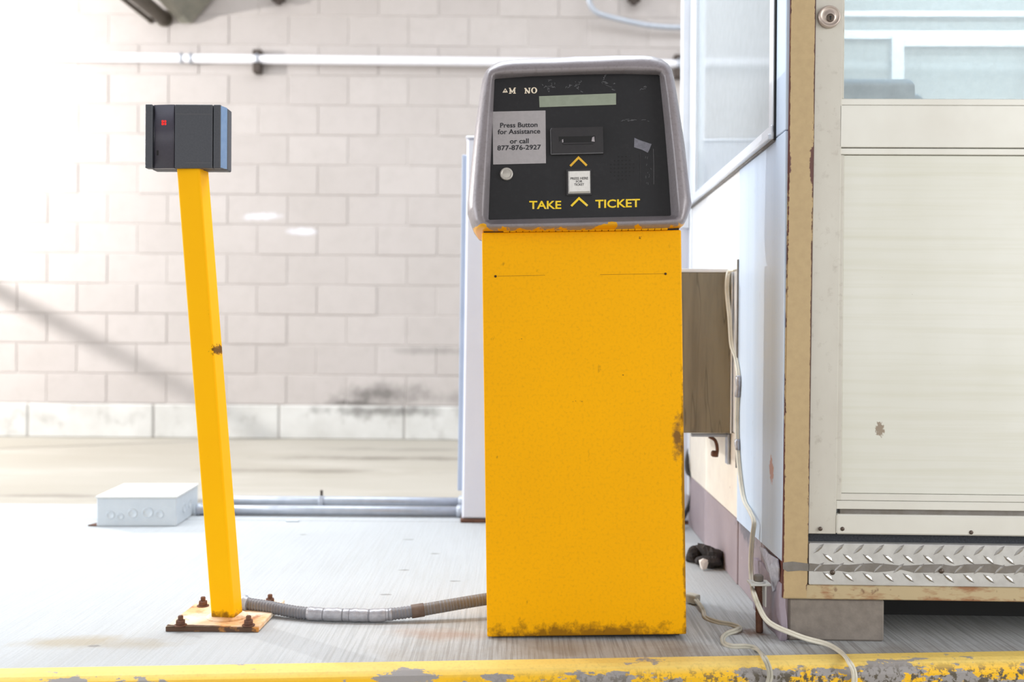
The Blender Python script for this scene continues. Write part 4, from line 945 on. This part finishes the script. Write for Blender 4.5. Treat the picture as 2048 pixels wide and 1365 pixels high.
lathe('strut_bolt', [(0.006, 0), (0.009, 0.004), (0.009, 0.014), (0.005, 0.018)], (-0.046, 0.008, 0.027), (1, 0, -0.1), 'rust', brk, 12)

# ---- anchor bracket with threaded rod
av = bs(1515, 1160).y
a0 = BM @ Vector((-0.0165, bs(1515, 1262, -0.0165).y * 0 + 0.085, 0))
gy = on_z(1519, 1266).y
anc = thing('anchor_bracket', 'pale bolt plate and threaded rod anchoring the booth corner to the slab', 'bracket', (on_z(1519, 1266).x, gy, 0))
zp = at(1516, 1166, gy).z
pxs = gy / FPX
box('bolt_plate', -22 * pxs, 19 * pxs, -0.016, 0.022, zp - 0.004, zp + 0.001, 'box_lid', anc, 0.001)
box('angle_leg', 8 * pxs, 11 * pxs, -0.012, 0.018, zp - 0.05, zp - 0.004, 'box_lid', anc, 0.0008)
lathe('washer', [(0.015, 0), (0.015, 0.002), (0.013, 0.0028)], (-3 * pxs, 0.0, zp + 0.001), (0, 0, 1), 'box_lid', anc, 24)
lathe('bolt_head', [(0.0098, 0), (0.0105, 0.002), (0.0105, 0.0105), (0.009, 0.013), (0.001, 0.0135)], (-3 * pxs, 0.0, zp + 0.0035), (0, 0, 1), 'residue', anc, 20)
tube('threaded_rod', [(-3 * pxs + (3 * pxs) * (1 - k_ / 60), 0.0, 0.001 + (zp - 0.004) * k_ / 60) for k_ in range(61)], lambda s: 0.0072 + (0.0009 if int(s / 0.0018) % 2 else 0), 'rust', anc, 12)

# ================================================================== CORDS
def cord(name, pts, mat, label, r=0.0032):
    C = catmull(pts, 10); up = Vector((0, 0, 1)); n_ = len(C)
    L_ = []; R_ = []
    o = C[0].copy(); o.z = 0
    t = thing(name, label, 'cord', o)
    for i, p in enumerate(C):
        d = (C[min(i + 1, n_ - 1)] - C[max(i - 1, 0)]).normalized(); s_ = d.cross(Vector((0, -1, 0.35)).normalized()); 
        s_ = s_.normalized() * r * 0.8 if s_.length > 1e-4 else Vector((r * .8, 0, 0))
        L_.append(p + s_ - o); R_.append(p - s_ - o)
    tube('wire_strand', L_, r, mat, t, 8); tube('wire_strand', R_, r, mat, t, 8)
    return t, C, o
def wl(px, py, off=-0.006): return BM @ bs(px, py, off)
def gr(px, py, z=0.0035): return on_z(px, py, z)
W1 = [wl(1470, 541), wl(1459, 543, -0.012), wl(1455, 556, -0.018), wl(1454, 585, -0.016), wl(1459, 635, -0.012), wl(1463, 690, -0.010), wl(1471, 715), wl(1476, 745), wl(1477, 770), wl(1475, 800), wl(1474, 840), wl(1475, 890), wl(1480, 950), wl(1488, 1000), wl(1500, 1024, -0.009), wl(1508, 1045, -0.012), wl(1505, 1075, -0.014), wl(1502, 1120, -0.018), wl(1503, 1160, -0.024)]
yk = gy - 0.03
W1 += [at(1507, 1185, gy - 0.018), at(1516, 1210, yk), at(1530, 1237, yk - 0.015)]
for px, py in ((1548, 1252), (1580, 1266)): W1.append(at(px, py, yk - 0.03 - (px - 1548) * 0.0006))
W1 += [gr(1612, 1278, 0.012), gr(1655, 1290)]
def over_kerb(top_px, face_px):
    P = [gr(px, py) for px, py in top_px]
    for px, py in face_px:
        Y = kerb_y(at(px, py, 1.93).x) - 0.067; P.append(at(px, py, Y))
    return P
W1 += over_kerb([(1682, 1306)], [(1699, 1326), (1708, 1346), (1708, 1370), (1700, 1400), (1694, 1440)])
t1, C1, oo = cord('power_cord', W1, 'cord', 'pale flat cord running down the booth side and over the kerb')
def on_cord(px, py):
    best = min(range(len(C1)), key=lambda i: (C1[i] - wl(px, py)).length); return best
for py0, py1 in ((752, 795), (880, 902)):
    i0, i1 = on_cord(1477, py0), on_cord(1476, py1)
    seg_ = [p - oo for p in C1[i0:i1 + 1]]
    tube('tape_splice', seg_, lambda s: 0.0068 + 0.0012 * math.sin(s * 160), 'duct_tape', t1, 10)
W2 = [gr(1391, 1199, 0.014), gr(1402, 1214, 0.012), gr(1407, 1224, 0.005), gr(1412, 1236), gr(1434, 1245), gr(1462, 1250), gr(1480, 1257, 0.006), gr(1472, 1262, 0.007), gr(1455, 1268), gr(1446, 1277), gr(1449, 1288), gr(1466, 1294), gr(1492, 1294), gr(1512, 1299)]
W2 += over_kerb([], [(1527, 1314), (1536, 1332), (1540, 1352), (1534, 1375), (1522, 1405), (1515, 1440)])
t2, _, o2 = cord('power_cord', W2, 'cord_grey', 'grey flat cord curling on the slab right of the ticket machine')
pq = gr(1392, 1200, 0.013) - o2
bm = bmesh.new(); add_box(bm, -0.018, 0.016, -0.011, 0.011, -0.011, 0.011, 0.004, 2, Matrix.Translation(pq + Vector((-0.006, 0.01, 0.0))) @ Matrix.Rotation(R(-50), 4, 'Z')); from_bm('plug', bm, 'cord_grey', t2)

# ---- rag and paper in the gap
def crumple(name, c, s, mat, seed, label, cat):
    rr__ = random.Random(seed); bm = bmesh.new(); bmesh.ops.create_icosphere(bm, subdivisions=1 if mat == 'paper' else 3, radius=1.0)
    ph = [(rr__.uniform(2, 6), rr__.uniform(2, 6), rr__.uniform(2, 6), rr__.uniform(0, 6)) for _ in range(6)]
    for v in bm.verts:
        d = 1 + sum(0.13 * math.sin(v.co.x * a + v.co.y * b + v.co.z * c_ + e_) for a, b, c_, e_ in ph); v.co = Vector((v.co.x * s[0] * d, v.co.y * s[1] * d, max(0.0, (v.co.z * d + 0.75) * s[2])))
    o = from_bm(name, bm, mat, None); o.location = c; return tag(o, label, cat)
crumple('dirty_rag', on_z(1420, 1150) + Vector((0.020, 0.10, 0)), (0.030, 0.06, 0.032), 'rag', 4, 'dark crumpled rag drawn out over the shadow at the booth wall foot', 'rag')  # rag lengthened along the wall to stand for the dark shadow there
q = on_z(1402, 1142)
crumple('dirty_rag', Vector((q.x - 0.002, q.y + 0.10, 0)), (0.02, 0.018, 0.026), 'rag', 9, 'small dark scrap standing beside the crumpled paper in the gap', 'rag')
crumple('paper_scrap', Vector((q.x + 0.006, q.y + 0.0, 0)), (0.012, 0.007, 0.020), 'paper', 5, 'small crumpled white paper against the dark rag', 'litter')

# ================================================================== ON THE BACK WALL
z0 = at(0, 111, WY - 0.06).z; z1 = at(1340, 127, WY - 0.06).z
wp = thing('wall_pipe', 'long white pipe clamped across the upper block wall', 'pipe', (0, WY - 0.045, z0))
sl = (z1 - z0) / (at(1340, 127, WY - .06).x - at(0, 111, WY - .06).x); xL = at(0, 111, WY - .06).x
zp_ = lambda x: (x - xL) * sl
tube('pipe', [(-5.5, 0, zp_(-5.5)), (0, 0, zp_(0)), (5.0, 0, zp_(5.0))], 0.030, 'pipe_white', wp, 16)
for px in (363, 382, 1357):
    x = at(px, 110, WY - .045).x; lathe('pipe_coupling', [(0.031, 0), (0.037, 0.004), (0.037, 0.016), (0.031, 0.02)], (x - 0.01, 0, zp_(x)), (1, 0, 0), 'strut_dark' if px > 1000 else 'galv', wp, 20)
for px in (515, 1357):
    x = at(px, 118, WY - .045).x; cl_ = box('pipe_clamp', x - 0.026, x + 0.026, -0.030, 0.046, zp_(x) - 0.095, zp_(x) - 0.028, 'strut_dark', wp, 0.005)
    box('clamp_top', x - 0.03, x + 0.03, -0.02, 0.046, zp_(x) + 0.024, zp_(x) + 0.062, 'strut_dark', cl_, 0.004)
    V, F = sweep([(x, 0.0 + 0.034 * math.sin(a), zp_(x) + 0.034 * math.cos(a)) for a in [i * math.pi / 8 for i in range(17)]], 0.008, 8, up=(1, 0, 0)); from_py('clamp_ring', V, F, 'galv', cl_, True)
cv = catmull([at(1176, -60, WY - .12), at(1177, -10, WY - .12), at(1182, 12, WY - .11), at(1198, 27, WY - .10), at(1245, 40, WY - .08), at(1300, 51, WY - .07), at(1360, 55, WY - .06), at(1420, 52, WY - .06)], 8)
tag(tube('hanging_cable', cv, 0.018, 'galv', None, 12), 'grey cable sagging along the top of the block wall beside the booth', 'cable')
for px in (557, 1268):
    p = at(px, -4, WY - 0.06); bm = bmesh.new(); add_box(bm, -0.045, 0.045, -0.03, 0.025, -0.025, 0.15, 0.008); add_box(bm, -0.02, 0.02, -0.02, 0.02, -0.045, -0.02, 0.006)
    o = from_bm('pipe_hanger', bm, 'strut_dark'); o.location = p
    tag(o, 'small dark hanger at the wall top, above the wall pipe clamp' if px < 900 else 'small dark hanger at the wall top, beside the sagging grey cable', 'hanger')
# dark pipes coming from the ceiling to the wall
def ceil_pipe(px, py, rad, mat, label):
    e_ = at(px, py, WY - 0.02); d = Vector((-0.06, -1.0, 0.02))
    t = thing('ceiling_pipe', label, 'pipe', e_, group='dark pipes at the wall top')
    tube('pipe', [Vector((0, 0.02, 0)), d * 1.2, d * 2.6], rad, mat, t, 16)
    lathe('wall_collar', [(rad * 1.15, 0), (rad * 1.2, 0.01), (rad * 1.05, 0.016)], Vector((0, 0.016, 0)), (0, -1, 0), mat, t, 20)
ceil_pipe(300, 40, 0.017, 'dark_pipe', 'thin dark pipe at the upper left, leftmost of the two reaching the wall')
ceil_pipe(327, 36, 0.048, 'dark_pipe', 'thick dark pipe at the upper left, beside the tapered hood')
p = at(373, 47, WY - 0.03)
V = [(-0.04, 0.0, 0), (0.03, 0.0, 0), (0.22, 0.0, 0.22), (-0.06, 0.0, 0.24)]; V2 = [(x - 0.12 if i < 2 else x - 0.2, yv - 0.45, z + (0.14 if i < 2 else 0.08)) for i, (x, yv, z) in enumerate(V)]
o = from_py('tapered_hood', V + V2, [(0, 1, 2, 3), (4, 5, 6, 7), (0, 1, 5, 4), (1, 2, 6, 5), (2, 3, 7, 6), (3, 0, 4, 7)], 'olive'); o.location = p; tag(o, 'dirty olive-grey tapered hood at the wall top beside the thick dark pipe', 'hood')

# ================================================================== UNSEEN LAMP AND ADDED SHADOW BAR ON THE LEFT
LP = Vector((-4.75, 5.35, 2.3))
ft = thing('unseen_flood_lamp', 'unseen flood lamp on a tall pole for the glare left of the lane', 'lamp', (LP.x, LP.y, -0.085))
tube('pole', [(-0.14, 0.0, 0), (-0.14, 0.0, LP.z + 0.2)], 0.03, 'galv', ft, 14)
box('foot_plate', -0.24, -0.04, -0.1, 0.1, 0, 0.012, 'galv', ft, 0.002)
box('lamp_arm', -0.14, -0.05, -0.02, 0.02, LP.z + 0.15, LP.z + 0.19, 'galv', ft, 0.003)
box('lamp_head', -0.12, -0.06, -0.12, 0.12, LP.z - 0.03, LP.z + 0.20, 'galv', ft, 0.01)
lathe('bulb', [(0.01, 0), (0.022, 0.008), (0.026, 0.02), (0.018, 0.035), (0.004, 0.04)], (-0.062, 0, LP.z + 0.085), (1, 0, 0), 'lamp', ft, 20)
ld = bpy.data.lights.new('unseen_flood_light', 'POINT'); ld.energy = 360; ld.color = (1.0, 0.98, 0.95); ld.shadow_soft_size = 0.03  # unseen source for the left glare and the bar's shadow
lo = bpy.data.objects.new('unseen_flood_light', ld); COL.objects.link(lo); lo.location = LP
Wa, Wb = at(60, 617, WY), at(545, 873, WY)
tt = 0.60
Pa, Pb = Wa + (LP - Wa) * tt, Wb + (LP - Wb) * tt
dr = (Pa - Pb)
hr = thing('shadow_bar', 'unseen sloping bar added to cast the diagonal wall shadow', 'shadow_bar', (Pb.x, Pb.y, -0.085))  # bar added out of view to throw the diagonal shadow on the blocks
ob_ = Vector((Pb.x, Pb.y, -0.085))
tube('shadow_bar_rod', [Pb - ob_, Pa - ob_, Pa + dr * 0.8 - ob_], 0.021, 'galv', hr, 14)
tube('shadow_bar_post', [Vector((0, 0, 0)), Pb - ob_ + Vector((0, 0, 0.0))], 0.018, 'galv', hr, 14)
pe = Pa + dr * 0.8 - ob_
tube('shadow_bar_post', [Vector((pe.x, pe.y, 0)), pe], 0.018, 'galv', hr, 14)
